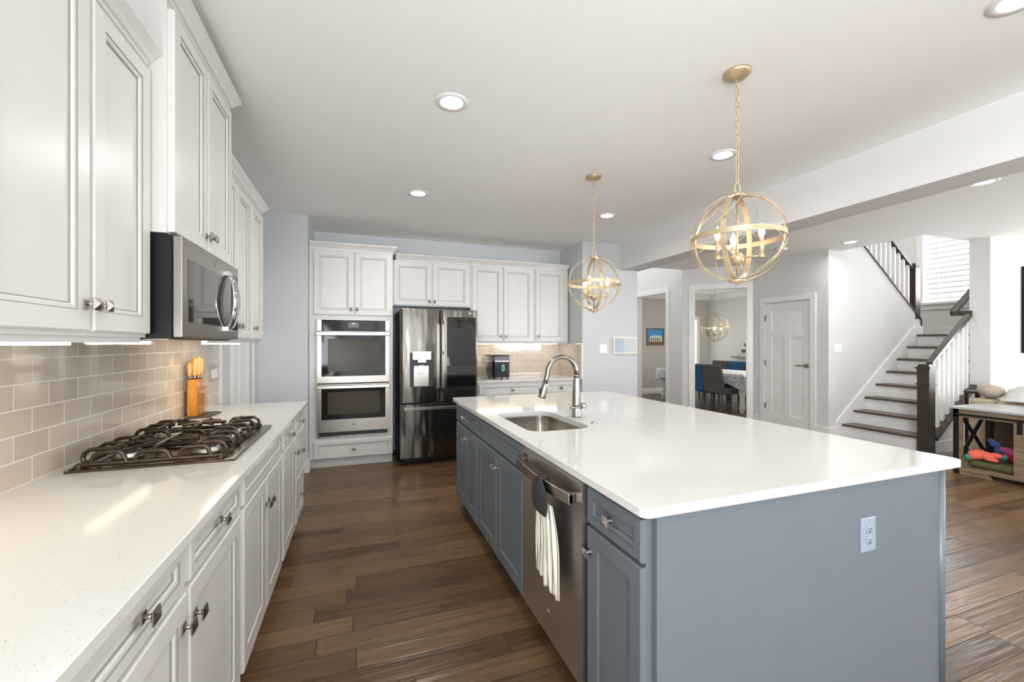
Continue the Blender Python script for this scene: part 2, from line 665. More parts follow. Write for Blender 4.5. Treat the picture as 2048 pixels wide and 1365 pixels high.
# wall set at 45 degrees with the wide dining opening
AX, AY = 5.62, 6.37
r2 = math.sqrt(0.5)
def M45(u, v, n):
    return (AX + u * r2 - n * r2, AY - u * r2 - n * r2, v)
LEN45 = (6.43 - AX) / r2
o0, o1 = 0.205, 1.062
mb = MB()
mb.box(0, o0, 0, H, -0.14, 0, 0, M45)
mb.box(o1, LEN45, 0, H, -0.14, 0, 0, M45)
mb.box(o0, o1, 2.36, H, -0.14, 0, 0, M45)
struct(mb.build('wall_dining_front', M_wallwarm), 'soft grey angled wall around the wide dining opening', 'wall')
mb = MB()
def casing(mb, M, u0, u1, v1, w=0.085, t=0.018, v0=0.0):
    mb.box(u0 - w, u0, v0, v1 + w, 0.0, t, 0, M)
    mb.box(u1, u1 + w, v0, v1 + w, 0.0, t, 0, M)
    mb.box(u0, u1, v1, v1 + w, 0.0, t, 0, M)
casing(mb, M45, o0, o1, 2.36)
mb.box(o0 - 0.001, o0 + 0.012, 0, 2.36, -0.145, 0.01, 0, M45)
mb.box(o1 - 0.012, o1 + 0.001, 0, 2.36, -0.145, 0.01, 0, M45)
mb.box(o0, o1, 2.35, 2.362, -0.145, 0.01, 0, M45)
struct(mb.build('trim_2', M_trim, bevel=0.002), 'white casing around the wide dining opening', 'trim')
mb = MB()
def Mfoy(u, v, n):
    return (5.62 - n, u, v)
casing(mb, Mfoy, 6.80, 7.75, 2.37)
mb.box(6.80, 6.812, 0, 2.37, -0.145, 0.01, 0, Mfoy)
mb.box(6.80, 7.75, 2.36, 2.372, -0.145, 0.01, 0, Mfoy)
struct(mb.build('trim_3', M_trim, bevel=0.002), 'white casing around the narrow foyer opening', 'trim')

# closet door wall, X const
XD = 6.43
mb = MB()
mb.box(XD, XD + 0.14, 4.29, 4.555, 0, H)
mb.box(XD, XD + 0.14, 5.325, 5.56, 0, H)
mb.box(XD, XD + 0.14, 4.555, 5.325, 2.045, H)
struct(mb.build('wall_closet', M_wallwarm), 'soft grey wall around the closet door', 'wall')
def Mdoor(u, v, n):
    return (XD - n, u, v)
mb = MB()
casing(mb, Mdoor, 4.555, 5.325, 2.05, 0.088)
struct(mb.build('trim_4', M_trim, bevel=0.003), 'white casing around the closet door', 'trim')

# three-panel closet door
def door_leaf(mb, M, u0, u1, v0, v1, n):
    """shaker leaf: one square panel over two tall ones; built as a slab whose panels step back"""
    s_ = 0.105
    rects = [(u0 + s_, u1 - s_, v1 - 0.46, v1 - 0.11)]
    um = (u0 + u1) / 2
    rects += [(u0 + s_, um - 0.05, v0 + 0.20, v1 - 0.56), (um + 0.05, u1 - s_, v0 + 0.20, v1 - 0.56)]
    us = sorted({u0, u1} | {r[0] for r in rects} | {r[1] for r in rects})
    vv = sorted({v0, v1} | {r[2] for r in rects} | {r[3] for r in rects})
    mb.box(u0, u1, v0, v1, n - 0.045, n - 0.010, 0, M)
    for i in range(len(us) - 1):
        for j in range(len(vv) - 1):
            cu, cv = (us[i] + us[i + 1]) / 2, (vv[j] + vv[j + 1]) / 2
            if not any(r[0] < cu < r[1] and r[2] < cv < r[3] for r in rects):
                mb.box(us[i], us[i + 1], vv[j], vv[j + 1], n - 0.011, n, 0, M)
mb = MB()
door_leaf(mb, Mdoor, 4.56, 5.32, 0.012, 2.04, -0.012)
d1 = struct(mb.build('door_1', M_trim), 'white three-panel closet door with a lever handle', 'door')
mb = MB()
mb.box(4.595, 4.655, 1.00, 1.06, -0.013, -0.003, 0, Mdoor)
mb.tube([Mdoor(4.625, 1.03, -0.003), Mdoor(4.625, 1.03, 0.045)], 0.011, 10)
mb.box(4.61, 4.755, 1.018, 1.042, 0.04, 0.056, 0, Mdoor)
mb.build('door_handle', M_nickel, d1, bevel=0.002)
for z in (0.33, 1.05, 1.80):
    MB().box(5.318, 5.328, z - 0.05, z + 0.05, -0.012, 0.012, 0, Mdoor).build('hinge', M_nickel, d1)
# left wall door, half hidden by the cabinets
def Ml(u, v, n):
    return (XL + n, u, v)
mb = MB()
door_leaf(mb, Ml, 4.225, 4.895, 0.012, 2.04, -0.01)
struct(mb.build('door_2', M_trim), 'white panelled door on the left wall past the counter end', 'door')
mb = MB()
casing(mb, Ml, 4.22, 4.90, 2.05, 0.075)
struct(mb.build('trim_5', M_trim, bevel=0.003), 'white casing around the left wall door', 'trim')

# stair side walls
SY = 4.29
mb = MB()
mb.prism([(XD + 0.14, 0), (8.6, 0), (8.6, 1.756), (XD + 0.14, 1.756 + 0.777 * (8.6 - XD - 0.14))], lambda p, q, w: (p, w, q), SY, SY + 0.10)
struct(mb.build('wall_stair', M_wallwarm), 'off-white stair wall with a sloping dark cap', 'wall')
wallbox('wall_stair_far', 'white wall under and beside the stair window', 9.5, 9.62, 3.1, 5.5, 0, 1.98, M_wallwarm)
mb = MB()
mb.box(9.5, 9.62, 3.1, 3.62, 1.98, 5.2)
mb.box(9.5, 9.62, 4.72, 5.5, 1.98, 5.2)
mb.box(9.5, 9.62, 3.62, 4.72, 3.62, 5.2)
struct(mb.build('wall_stair_window', M_wallwarm), 'white wall around the stair window', 'wall')
wallbox('wall_stair_back', 'white wall behind the upper stair flight', XD + 0.14, 9.62, 5.42, 5.52, 0, 5.2, M_wallwarm)
wallbox('ceiling_stairwell', 'high white stairwell ceiling', 6.3, 9.7, 3.0, 5.6, 5.2, 5.3, M_ceil, 'ceiling')
mb = MB()
mb.box(6.57, 6.69, 3.30, 5.52, H + 0.12, 5.2)
mb.box(6.57, 9.62, 3.10, 3.28, H + 0.12, 5.2)
struct(mb.build('wall_stair_upper', M_wallwarm), 'white upper walls of the stairwell', 'wall')
wallbox('wall_right_return', 'bright white wall end at the stair foot, carrying a dark screen', 7.62, 11.2, 3.08, 3.28, 0, H + 0.01, M_wallwarm)

# far right (window added for light) and rear walls with windows, out of the frame but reflected in steel and glass
mb = MB()
mb.box(11.0, 11.15, -4.2, -1.6, 0, H)
mb.box(11.0, 11.15, 2.0, 3.3, 0, H)
mb.box(11.0, 11.15, -1.6, 2.0, 0, 0.5)
mb.box(11.0, 11.15, -1.6, 2.0, 2.4, H)
struct(mb.build('wall_right', M_wallwarm), 'white far right wall with a wide added window', 'wall')
mb = MB()
mb.box(-1.2, -0.6, -4.15, -4.0, 0, H)
mb.box(2.6, 4.7, -4.15, -4.0, 0, H)
mb.box(8.1, 11.15, -4.15, -4.0, 0, H)
mb.box(-0.6, 2.6, -4.15, -4.0, 0, 0.1)
mb.box(-0.6, 2.6, -4.15, -4.0, 2.4, H)
mb.box(4.7, 8.1, -4.15, -4.0, 0, 0.5)
mb.box(4.7, 8.1, -4.15, -4.0, 2.4, H)
struct(mb.build('wall_rear', M_wallwarm), 'white wall behind the camera with two wide windows', 'wall')

def window_unit(name, label, M, u0, u1, v0, v1, cols, slats):
    mb = MB()
    w = 0.05
    mb.box(u0, u0 + w, v0, v1, 0, 0.05, 0, M)
    mb.box(u1 - w, u1, v0, v1, 0, 0.05, 0, M)
    mb.box(u0, u1, v0, v0 + w, 0, 0.05, 0, M)
    mb.box(u0, u1, v1 - w, v1, 0, 0.05, 0, M)
    vm = (v0 + v1) / 2
    mb.box(u0, u1, vm - 0.025, vm + 0.025, 0, 0.05, 0, M)
    for k in range(1, cols):
        u = u0 + (u1 - u0) * k / cols
        mb.box(u - 0.045, u + 0.045, v0, v1, 0, 0.05, 0, M)
    o = struct(mb.build(name, M_trim), label, 'window')
    if slats:
        mb = MB()
        for k in range(slats):
            v = v0 + 0.06 + (v1 - v0 - 0.12) * k / (slats - 1)
            mb.box(u0 + w, u1 - w, v - 0.0015, v + 0.0015, 0.12, 0.165, 0, M)
        for k in range(cols):
            u = u0 + (u1 - u0) * (k + 0.5) / cols
            mb.box(u - 0.003, u + 0.003, v0, v1, 0.140, 0.144, 0, M)
        mb.build('blind', M_trim, o)
    return o
window_unit('window_1', 'wide window with white blinds behind the camera, kitchen side', lambda u, v, n: (u, -4.1 + n, v), -0.6, 2.6, 0.1, 2.4, 3, 20)
window_unit('window_2', 'wide window with white blinds behind the camera, family side', lambda u, v, n: (u, -4.1 + n, v), 4.7, 8.1, 0.5, 2.4, 3, 0)
window_unit('added_window_7', 'wide window added on the left wall behind the camera for fill light', lambda u, v, n: (XL - 0.1 + n, u, v), -3.4, -1.0, 0.5, 2.4, 2, 0)  # opening added to go with the left fill
window_unit('added_window_3', 'wide window added on the far right wall for fill light', lambda u, v, n: (11.1 - n, u, v), -1.6, 2.0, 0.5, 2.4, 3, 0)  # unseen opening added to go with the right fill

# stair window: frame, sashes, panes and open blinds
MW = lambda u, v, n: (9.5 - n, u, v)
mb = MB()
casing(mb, MW, 3.64, 4.70, 3.58, 0.09, 0.02, 2.10)
mb.box(3.50, 4.80, 2.06, 2.10, 0, 0.06, 0, MW)
mb.box(3.55, 4.79, 1.97, 2.06, 0, 0.02, 0, MW)
w4 = struct(mb.build('window_4', M_trim, bevel=0.002), 'bright stair window with white horizontal blinds', 'window')
mb = MB()
for (a, b, c_, d_) in ((3.64, 3.70, 2.10, 3.58), (4.64, 4.70, 2.10, 3.58), (3.64, 4.70, 2.10, 2.15), (3.64, 4.70, 2.80, 2.86), (3.64, 4.70, 3.53, 3.58), (4.155, 4.185, 2.10, 3.58)):
    q_ = 0.003 if b - a > 0.5 else (0.005 if b - a < 0.04 else 0.0)
    mb.box(a, b, c_, d_, -0.07 + q_, -0.03 - q_, 0, MW)
mb.build('sash', M_trim, w4)
MB().box(3.66, 4.68, 2.11, 3.56, -0.055, -0.052, 0, MW).build('pane', M_pane, w4)
mb = MB()
for k in range(17):
    v = 2.15 + 0.088 * k
    mb.box(3.66, 4.68, v, v + 0.024, -0.012, -0.006, 0, MW)
for u in (3.85, 4.5):
    mb.box(u, u + 0.010, 2.10, 3.58, -0.004, 0.0, 0, MW)
mb.build('blind', M_trim, w4)

# dining room shell
wallbox('wall_dining_back', 'taupe grey dining wall with the small framed picture', 5.6, 9.6, 9.63, 9.75, 0, H, M_dining)
wallbox('wall_dining_right', 'light grey dining wall behind the far chairs', 9.46, 9.6, 5.5, 9.7, 0, H, M_wallwarm)
wallbox('ceiling_dining', 'white dining room ceiling', 5.7, 9.6, 5.5, 9.7, H + 0.002, H + 0.1, M_ceil, 'ceiling')
mb = MB()
mb.prism([(0, 0), (0.11, 0), (0.11, -0.02), (0.03, -0.13), (0, -0.14)], lambda p, q, w: (w, 9.63 - p, H + q), 5.76, 9.46)
mb.prism([(0, 0), (0.11, 0), (0.11, -0.02), (0.03, -0.13), (0, -0.14)], lambda p, q, w: (9.46 - p, w, H + q), 5.52, 9.63)
struct(mb.build('trim_6', M_trim), 'white crown moulding around the dining room', 'trim')
mb = MB()
mb.box(5.76, 9.46, 9.612, 9.63, 0, 0.16)
mb.box(9.442, 9.46, 5.52, 9.63, 0, 0.16)
struct(mb.build('baseboard_dining', M_trim), 'white baseboard in the dining room', 'baseboard')
# tall bright dining window, white casing, seen at the opening's left edge
MDW = lambda u, v, n: (u, 9.63 - n, v)
mb = MB()
casing(mb, MDW, 8.06, 8.99, 2.04, 0.10, 0.02, 0.62)
mb.box(7.94, 9.11, 0.57, 0.62, 0, 0.06, 0, MDW)
w5 = struct(mb.build('window_5', M_trim), 'tall bright dining window with white blinds', 'window')
M_blindglow = emit('glowing_blind', (255, 255, 252), 2.2)  # daylight behind the slats is put in as their own glow
mb = MB()
for k in range(23):
    v = 0.625 + 0.0615 * k
    mb.prism([(0, v), (0.012, v), (0.016, v + 0.060), (0.004, v + 0.060)], lambda p, q, w: (w, 9.628 - p, q), 8.06, 8.99)
mb.build('blind', M_blindglow, w5)
mb = MB()
casing(mb, MDW, 5.90, 6.99, 2.04, 0.10, 0.02, 0.62)
mb.box(5.78, 7.11, 0.57, 0.62, 0, 0.06, 0, MDW)
w6 = struct(mb.build('window_6', M_trim), 'dining window left of the framed picture, mostly hidden', 'window')
mb = MB()
for k in range(23):
    v = 0.625 + 0.0615 * k
    mb.prism([(0, v), (0.012, v), (0.016, v + 0.060), (0.004, v + 0.060)], lambda p, q, w: (w, 9.628 - p, q), 5.90, 6.99)
mb.build('blind', M_blindglow, w6)

# baseboards
def board(name, label, boxes):
    mb = MB()
    for b in boxes:
        mb.box(*b)
    struct(mb.build(name, M_trim, bevel=0.003), label, 'baseboard')
board('baseboard_left', 'white baseboard at the corner left of the oven cabinet', [(XL, -0.51, 4.982, 5.0, 0, 0.14), (-0.528, -0.51, 4.982, 5.07, 0, 0.14)])
board('baseboard_back', 'white baseboard under the small screen', [(2.80, 3.66, 5.012, 5.03, 0, 0.14)])
board('baseboard_closet', 'white baseboard beside the closet door', [(XD - 0.018, XD, 4.29, 4.465, 0, 0.14), (XD - 0.018, XD, 5.42, 5.54, 0, 0.14), (XD - 0.018, 6.62, 4.272, 4.29, 0, 0.14)])
board('baseboard_foyer', 'white baseboard below the foyer wall', [(5.602, 5.62, 6.36, 6.71, 0, 0.14)])
board('baseboard_right', 'white baseboard under the dark screen', [(7.602, 7.62, 3.08, 3.24, 0, 0.14), (7.602, 11, 3.062, 3.08, 0, 0.14)])
board('baseboard_landing', 'white baseboard on the stair landing', [(9.482, 9.5, 3.29, 5.42, 1.52, 1.64)])

# ------------------------------------------------------------------ cabinets
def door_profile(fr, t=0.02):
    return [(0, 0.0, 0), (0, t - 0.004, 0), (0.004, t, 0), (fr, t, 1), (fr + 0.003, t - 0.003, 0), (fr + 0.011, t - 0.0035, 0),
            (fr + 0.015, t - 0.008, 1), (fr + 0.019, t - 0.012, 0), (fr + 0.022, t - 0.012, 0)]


def knob(M, u, v, n, parent, mat):
    mb = MB()
    mb.box(u - 0.011, u + 0.011, v - 0.011, v + 0.011, n, n + 0.004, 0, M)
    mb.lathe([(0.0055, n), (0.0055, n + 0.022)], (0, 0, 0), 10, M=lambda x, y, z: M(u + x, v + y, z))
    mb.rings(M, u - 0.0165, u + 0.0165, v - 0.0165, v + 0.0165, [(0.004, n + 0.02, 0), (0, n + 0.023, 0), (0, n + 0.025, 0), (0.0155, n + 0.033, 0)])
    return mb.build('knob', mat, parent)


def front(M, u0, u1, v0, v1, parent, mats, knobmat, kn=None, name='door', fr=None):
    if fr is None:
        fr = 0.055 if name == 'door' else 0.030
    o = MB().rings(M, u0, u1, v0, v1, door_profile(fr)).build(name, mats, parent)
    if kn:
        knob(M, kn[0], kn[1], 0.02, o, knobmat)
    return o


def crown(M, u0, u1, v0, depth, parent, mat, r0=True, r1=True, h=0.075, o=0.05):
    prof = [(0.0, v0), (0.008, v0), (0.010, v0 + 0.012), (0.018, v0 + 0.016), (o * 0.55, v0 + h * 0.45), (o * 0.9, v0 + h * 0.72), (o, v0 + h * 0.78), (o, v0 + h), (0.0, v0 + h)]
    mb = MB()
    rows = []
    for (n, v) in prof:
        row = [M(u0 - n, v, -depth), M(u0 - n, v, n)] if r0 else [M(u0, v, -depth), M(u0, v, n)]
        row += [M(u1 + n, v, n), M(u1 + n, v, -depth)] if r1 else [M(u1, v, n), M(u1, v, -depth)]
        rows.append(row)
    vs_ = [p for r_ in rows for p in r_]
    fs = []
    for i in range(len(rows) - 1):
        for k in range(3):
            fs.append((i * 4 + k, i * 4 + k + 1, i * 4 + 5 + k, i * 4 + 4 + k))
        fs.append((i * 4 + 3, i * 4, i * 4 + 4, i * 4 + 7))
    fs.append((0, 1, 2, 3))
    e = (len(rows) - 1) * 4
    fs.append((e, e + 1, e + 2, e + 3))
    mb.add(vs_, fs)
    return mb.build('crown_moulding', mat, parent)


def root_at(M, u0, u1, v0, depth, name, label, cat, group=None):
    p = Vector(M((u0 + u1) / 2, v0, -depth / 2))
    return thing(name, label, cat, p, group)


WM = [M_cab, M_glaze]
BM = [M_blue, M_blueglaze]
MLB = lambda u, v, n: (-0.436 + n, u, v)       # left base run, carcass front
MLU = lambda u, v, n: (-0.720 + n, u, v)       # left uppers
MLM = lambda u, v, n: (-0.660 + n, u, v)       # over the microwave
MTA = lambda u, v, n: (u, 5.09 - n, v)         # oven tower
MBU = lambda u, v, n: (u, 5.40 - n, v)         # back uppers
MBB = lambda u, v, n: (u, 5.11 - n, v)         # back base
MIS = lambda u, v, n: (0.78 - n, u, v)         # island fronts

G_LB = 'white base cabinets under the left counter'
def base_carcass(M, u0, u1, depth, root, mats, toe=True, toemat=None):
    mb = MB()
    mb.box(u0, u1, 0.10, 0.884, -depth, 0.0, 0, M)
    mb.build('carcass', mats, root)
    if toe:
        MB().box(u0, u1, 0.0, 0.10, -depth, -0.07, 0, M).build('toe_kick', toemat or M_cab, root)

DL = 0.592
r = root_at(MLB, 0.02, 0.775, 0, DL, 'base_cabinet', 'white base cabinet at the near end of the left counter, cut off by the frame', 'cabinet', G_LB)
base_carcass(MLB, 0.02, 0.775, DL, r, M_cab)
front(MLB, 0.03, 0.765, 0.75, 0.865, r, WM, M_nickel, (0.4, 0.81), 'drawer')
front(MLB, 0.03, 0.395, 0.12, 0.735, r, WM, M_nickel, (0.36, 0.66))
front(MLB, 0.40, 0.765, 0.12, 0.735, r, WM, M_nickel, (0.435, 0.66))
r = root_at(MLB, 0.78, 1.84, 0, DL, 'base_cabinet', 'white base cabinet in the foreground with two drawers above two doors', 'cabinet', G_LB)
base_carcass(MLB, 0.777, 1.838, DL, r, M_cab)
front(MLB, 0.79, 1.285, 0.752, 0.868, r, WM, M_nickel, (1.062, 0.815), 'drawer')
front(MLB, 1.325, 1.815, 0.752, 0.868, r, WM, M_nickel, (1.57, 0.815), 'drawer')
front(MLB, 0.79, 1.300, 0.115, 0.738, r, WM, M_nickel, (1.272, 0.662))
front(MLB, 1.322, 1.815, 0.115, 0.738, r, WM, M_nickel, (1.350, 0.652))
r = root_at(MLB, 1.84, 2.728, 0, DL, 'base_cabinet', 'white base cabinet under the gas cooktop with a wide plain front', 'cabinet', G_LB)
base_carcass(MLB, 1.84, 2.726, DL, r, M_cab)
front(MLB, 1.865, 2.70, 0.752, 0.868, r, WM, M_nickel, None, 'false_drawer_front', 0.03)
front(MLB, 1.865, 2.277, 0.115, 0.738, r, WM, M_nickel, (2.250, 0.620))
front(MLB, 2.289, 2.70, 0.115, 0.738, r, WM, M_nickel, (2.318, 0.620))
r = root_at(MLB, 2.73, 3.235, 0, DL, 'base_cabinet', 'narrow white base cabinet with one drawer over one door, past the cooktop', 'cabinet', G_LB)
base_carcass(MLB, 2.728, 3.234, DL, r, M_cab)
front(MLB, 2.755, 3.21, 0.752, 0.868, r, WM, M_nickel, (2.985, 0.80), 'drawer')
front(MLB, 2.755, 3.21, 0.115, 0.738, r, WM, M_nickel, (3.18, 0.634))
r = root_at(MLB, 3.235, 3.70, 0, DL, 'base_cabinet', 'white three-drawer base cabinet at the far end of the left counter', 'cabinet', G_LB)
base_carcass(MLB, 3.236, 3.695, DL, r, M_cab)
front(MLB, 3.26, 3.68, 0.752, 0.868, r, WM, M_nickel, (3.47, 0.80), 'drawer')
front(MLB, 3.26, 3.68, 0.428, 0.738, r, WM, M_nickel, (3.47, 0.585), 'drawer', 0.05)
front(MLB, 3.26, 3.68, 0.115, 0.414, r, WM, M_nickel, (3.47, 0.262), 'drawer', 0.05)

# worktops
def slab_with_hole(name, x0, x1, y0, y1, z0, z1, rc, hole=None, rh=0.06, label='', mat=M_quartz):
    def rr(a0, a1, b0, b1, r_, n=6):
        pts = []
        for cx, cy, s0 in ((a1 - r_, b1 - r_, 0), (a0 + r_, b1 - r_, 1), (a0 + r_, b0 + r_, 2), (a1 - r_, b0 + r_, 3)):
            for k in range(n + 1):
                a = (s0 + k / n) * PI / 2
                pts.append((cx + r_ * math.cos(a), cy + r_ * math.sin(a)))
        return pts
    e = 0.003
    bm = bmesh.new()
    def loop(pts, z):
        return [bm.verts.new((p[0], p[1], z)) for p in pts]
    def bridge(a, b):
        n = len(a)
        for i in range(n):
            bm.faces.new((a[i], a[(i + 1) % n], b[(i + 1) % n], b[i]))
    def edges(lp):
        n = len(lp)
        out = []
        for i in range(n):
            q = bm.edges.get((lp[i], lp[(i + 1) % n]))
            out.append(q or bm.edges.new((lp[i], lp[(i + 1) % n])))
        return out
    o_t = loop(rr(x0 + e, x1 - e, y0 + e, y1 - e, rc), z1)
    o_1 = loop(rr(x0, x1, y0, y1, rc), z1 - e)
    o_2 = loop(rr(x0, x1, y0, y1, rc), z0 + e)
    o_b = loop(rr(x0 + e, x1 - e, y0 + e, y1 - e, rc), z0)
    bridge(o_t, o_1); bridge(o_1, o_2); bridge(o_2, o_b)
    te, be = edges(o_t), edges(o_b)
    if hole:
        h_t = loop(rr(*hole, rh, 8), z1)
        h_b = loop(rr(*hole, rh, 8), z0)
        bridge(h_t, h_b)
        te += edges(h_t)
        be += edges(h_b)
    bmesh.ops.triangle_fill(bm, use_beauty=True, edges=te)
    bmesh.ops.triangle_fill(bm, use_beauty=True, edges=be)
    bmesh.ops.recalc_face_normals(bm, faces=bm.faces)
    me = bpy.data.meshes.new(name)
    bm.to_mesh(me)
    bm.free()
    me.materials.append(mat)
    o = bpy.data.objects.new(name, me)
    C.objects.link(o)
    return tag(o, label, 'countertop')
slab_with_hole('countertop', XL + 0.001, -0.390, 0.0, 3.722, 0.884, 0.914, 0.006, label='speckled white quartz worktop along the left wall, under the cooktop')
slab_with_hole('countertop', 1.312, 2.775, 5.060, 5.695, 0.884, 0.914, 0.006, label='white quartz worktop on the back wall with the ice maker on it')
SINK = (0.828, 1.195, 2.025, 2.655)
slab_with_hole('island_countertop', 0.733, 2.235, 0.978, 3.560, 0.884, 0.914, 0.025, hole=SINK, rh=0.085, label='large speckled white quartz island worktop with an undermount sink cut-out')

# left uppers
G_LU = 'white wall cabinets on the left wall'
DU = 0.302
def upper_box(M, u0, u1, v0, v1, depth, root, rail=True):
    MB().box(u0, u1, v0, v1, -depth, 0, 0, M).build('carcass', M_cab, root)
    if rail:
        MB().box(u0, u1, v0 - 0.018, v0, -0.035, -0.015, 0, M).build('light_rail', M_cab, root)
r = root_at(MLU, 1.10, 1.867, 1.395, DU, 'wall_cabinet', 'large white two-door wall cabinet nearest the camera, left of the microwave', 'cabinet', G_LU)
upper_box(MLU, 1.10, 1.864, 1.392, 2.36, DU, r)
front(MLU, 1.118, 1.494, 1.405, 2.338, r, WM, M_nickel, (1.470, 1.478))
front(MLU, 1.512, 1.850, 1.405, 2.338, r, WM, M_nickel, (1.537, 1.478))
crown(MLU, 1.10, 1.864, 2.36, DU, r, M_cab, True, False, 0.065)
r = root_at(MLM, 1.867, 2.63, 1.77, 0.36, 'wall_cabinet', 'white two-door wall cabinet above the microwave, taller and deeper than its neighbours', 'cabinet', G_LU)
upper_box(MLM, 1.867, 2.628, 1.772, 2.615, 0.362, r, False)
front(MLM, 1.880, 2.241, 1.778, 2.592, r, WM, M_nickel, (2.217, 1.846))
front(MLM, 2.255, 2.616, 1.778, 2.592, r, WM, M_nickel, (2.279, 1.846))
crown(MLM, 1.867, 2.628, 2.615, 0.362, r, M_cab, True, True, 0.07)
r = root_at(MLU, 2.63, 3.72, 1.395, DU, 'wall_cabinet', 'white wall cabinet between the microwave and the pale wall end', 'cabinet', G_LU)
upper_box(MLU, 2.632, 3.712, 1.392, 2.36, DU, r)
front(MLU, 2.70, 2.965, 1.405, 2.338, r, WM, M_nickel, (2.94, 1.478))
front(MLU, 2.985, 3.325, 1.405, 2.338, r, WM, M_nickel, (3.01, 1.478))
front(MLU, 3.365, 3.70, 1.405, 2.338, r, WM, M_nickel, (3.395, 1.478))
crown(MLU, 2.632, 3.712, 2.36, DU, r, M_cab, False, True, 0.065)

# oven tower
G_BK = 'white cabinets on the back wall'
r = root_at(MTA, -0.523, 0.355, 0, 0.6, 'oven_tower_cabinet', 'tall white cabinet around the double oven, two doors above and a drawer below', 'cabinet', G_BK)
mb = MB()
mb.box(-0.523, -0.445, 0.10, 2.41, -0.60, 0, 0, MTA)
mb.box(0.313, 0.352, 0.10, 2.41, -0.60, 0, 0, MTA)
mb.box(-0.445, 0.313, 1.642, 2.41, -0.60, 0, 0, MTA)
mb.box(-0.445, 0.313, 0.10, 0.338, -0.60, 0, 0, MTA)
mb.build('carcass', M_cab, r)
mb = MB()
mb.box(-0.523, 0.352, 0, 0.10, -0.60, -0.065, 0, MTA)
mb.box(-0.505, 0.352, 0, 0.018, -0.065, -0.048, 0, MTA)
mb.build('toe_kick', M_cab, r)
front(MTA, -0.476, -0.068, 1.690, 2.395, r, WM, M_nickel, (-0.094, 1.755))
front(MTA, -0.056, 0.340, 1.690, 2.395, r, WM, M_nickel, (-0.030, 1.755))
front(MTA, -0.476, 0.340, 0.108, 0.296, r, WM, M_nickel, (-0.066, 0.200), 'drawer', 0.035)
crown(MTA, -0.523, 0.352, 2.41, 0.6, r, M_cab, False, True, 0.075)
# over the fridge and right uppers
DB = 0.302
r = root_at(MBU, 0.40, 1.34, 1.85, DB, 'wall_cabinet', 'short white two-door cabinet above the refrigerator', 'cabinet', G_BK)
upper_box(MBU, 0.358, 1.352, 1.838, 2.40, DB, r, False)
front(MBU, 0.385, 0.845, 1.848, 2.385, r, WM, M_nickel, (0.820, 1.90))
front(MBU, 0.860, 1.330, 1.848, 2.385, r, WM, M_nickel, (0.885, 1.90))
crown(MBU, 0.41, 1.352, 2.40, DB, r, M_cab, False, False, 0.075)
r = root_at(MBU, 1.36, 2.27, 1.395, DB, 'wall_cabinet', 'tall white two-door wall cabinet right of the refrigerator', 'cabinet', G_BK)
upper_box(MBU, 1.355, 2.245, 1.39, 2.40, DB, r)
front(MBU, 1.372, 1.790, 1.40, 2.385, r, WM, M_nickel, (1.765, 1.468))
front(MBU, 1.806, 2.225, 1.40, 2.385, r, WM, M_nickel, (1.832, 1.468))
crown(MBU, 1.354, 2.247, 2.40, DB, r, M_cab, False, False, 0.075)
r = root_at(MBU, 2.27, 2.775, 1.395, DB, 'wall_cabinet', 'white single-door wall cabinet at the right end of the back wall', 'cabinet', G_BK)
upper_box(MBU, 2.249, 2.762, 1.39, 2.40, DB, r)
front(MBU, 2.268, 2.690, 1.40, 2.385, r, WM, M_nickel, (2.296, 1.468))
crown(MBU, 2.249, 2.742, 2.40, DB, r, M_cab, False, True, 0.075, 0.04)
r = root_at(MBB, 1.34, 2.27, 0, 0.58, 'base_cabinet', 'white base cabinet below the ice maker on the back wall', 'cabinet', G_BK)
base_carcass(MBB, 1.34, 2.266, 0.58, r, M_cab)
front(MBB, 1.385, 2.225, 0.732, 0.858, r, WM, M_nickel, (1.822, 0.785), 'drawer')
front(MBB, 1.385, 1.80, 0.12, 0.72, r, WM, M_nickel, (1.77, 0.65))
front(MBB, 1.81, 2.225, 0.12, 0.72, r, WM, M_nickel, (1.84, 0.65))
r = root_at(MBB, 2.27, 2.775, 0, 0.58, 'base_cabinet', 'narrow white base cabinet in the right corner of the back wall, behind the faucet', 'cabinet', G_BK)
base_carcass(MBB, 2.268, 2.775, 0.58, r, M_cab)
front(MBB, 2.305, 2.70, 0.732, 0.858, r, WM, M_nickel, (2.505, 0.785), 'drawer')
front(MBB, 2.305, 2.70, 0.12, 0.72, r, WM, M_nickel, (2.34, 0.65))

# tile splashbacks
tag(MB().box(XL + 0.0005, XL + 0.007, 0.0, 3.84, 0.9145, 1.40).build('backsplash', M_tile), 'taupe glass subway tile splashback behind the cooktop', 'backsplash')
MBt = MB().box(1.30, 2.779, 5.699, 5.7085, 0.9145, 1.40)
tag(MBt.build('backsplash', M_tileback), 'beige subway tile splashback behind the ice maker', 'backsplash')
tag(MB().box(2.781, 2.7895, 5.055, 5.699, 0.9145, 1.375).build('backsplash', M_tileside), 'beige subway tile side splash in the right back corner', 'backsplash')
mb = MB()
mb.box(XL - 0.002, XL + 0.012, 3.84, 3.90, 0.90, 1.40)
struct(mb.build('trim_7', M_trim), 'white edge trim at the far end of the left tile', 'trim')
struct(MB().box(2.779, 2.797, 5.022, 5.056, 0.90, 1.375).build('trim_8', M_trim), 'white edge trim on the right back tile', 'trim')

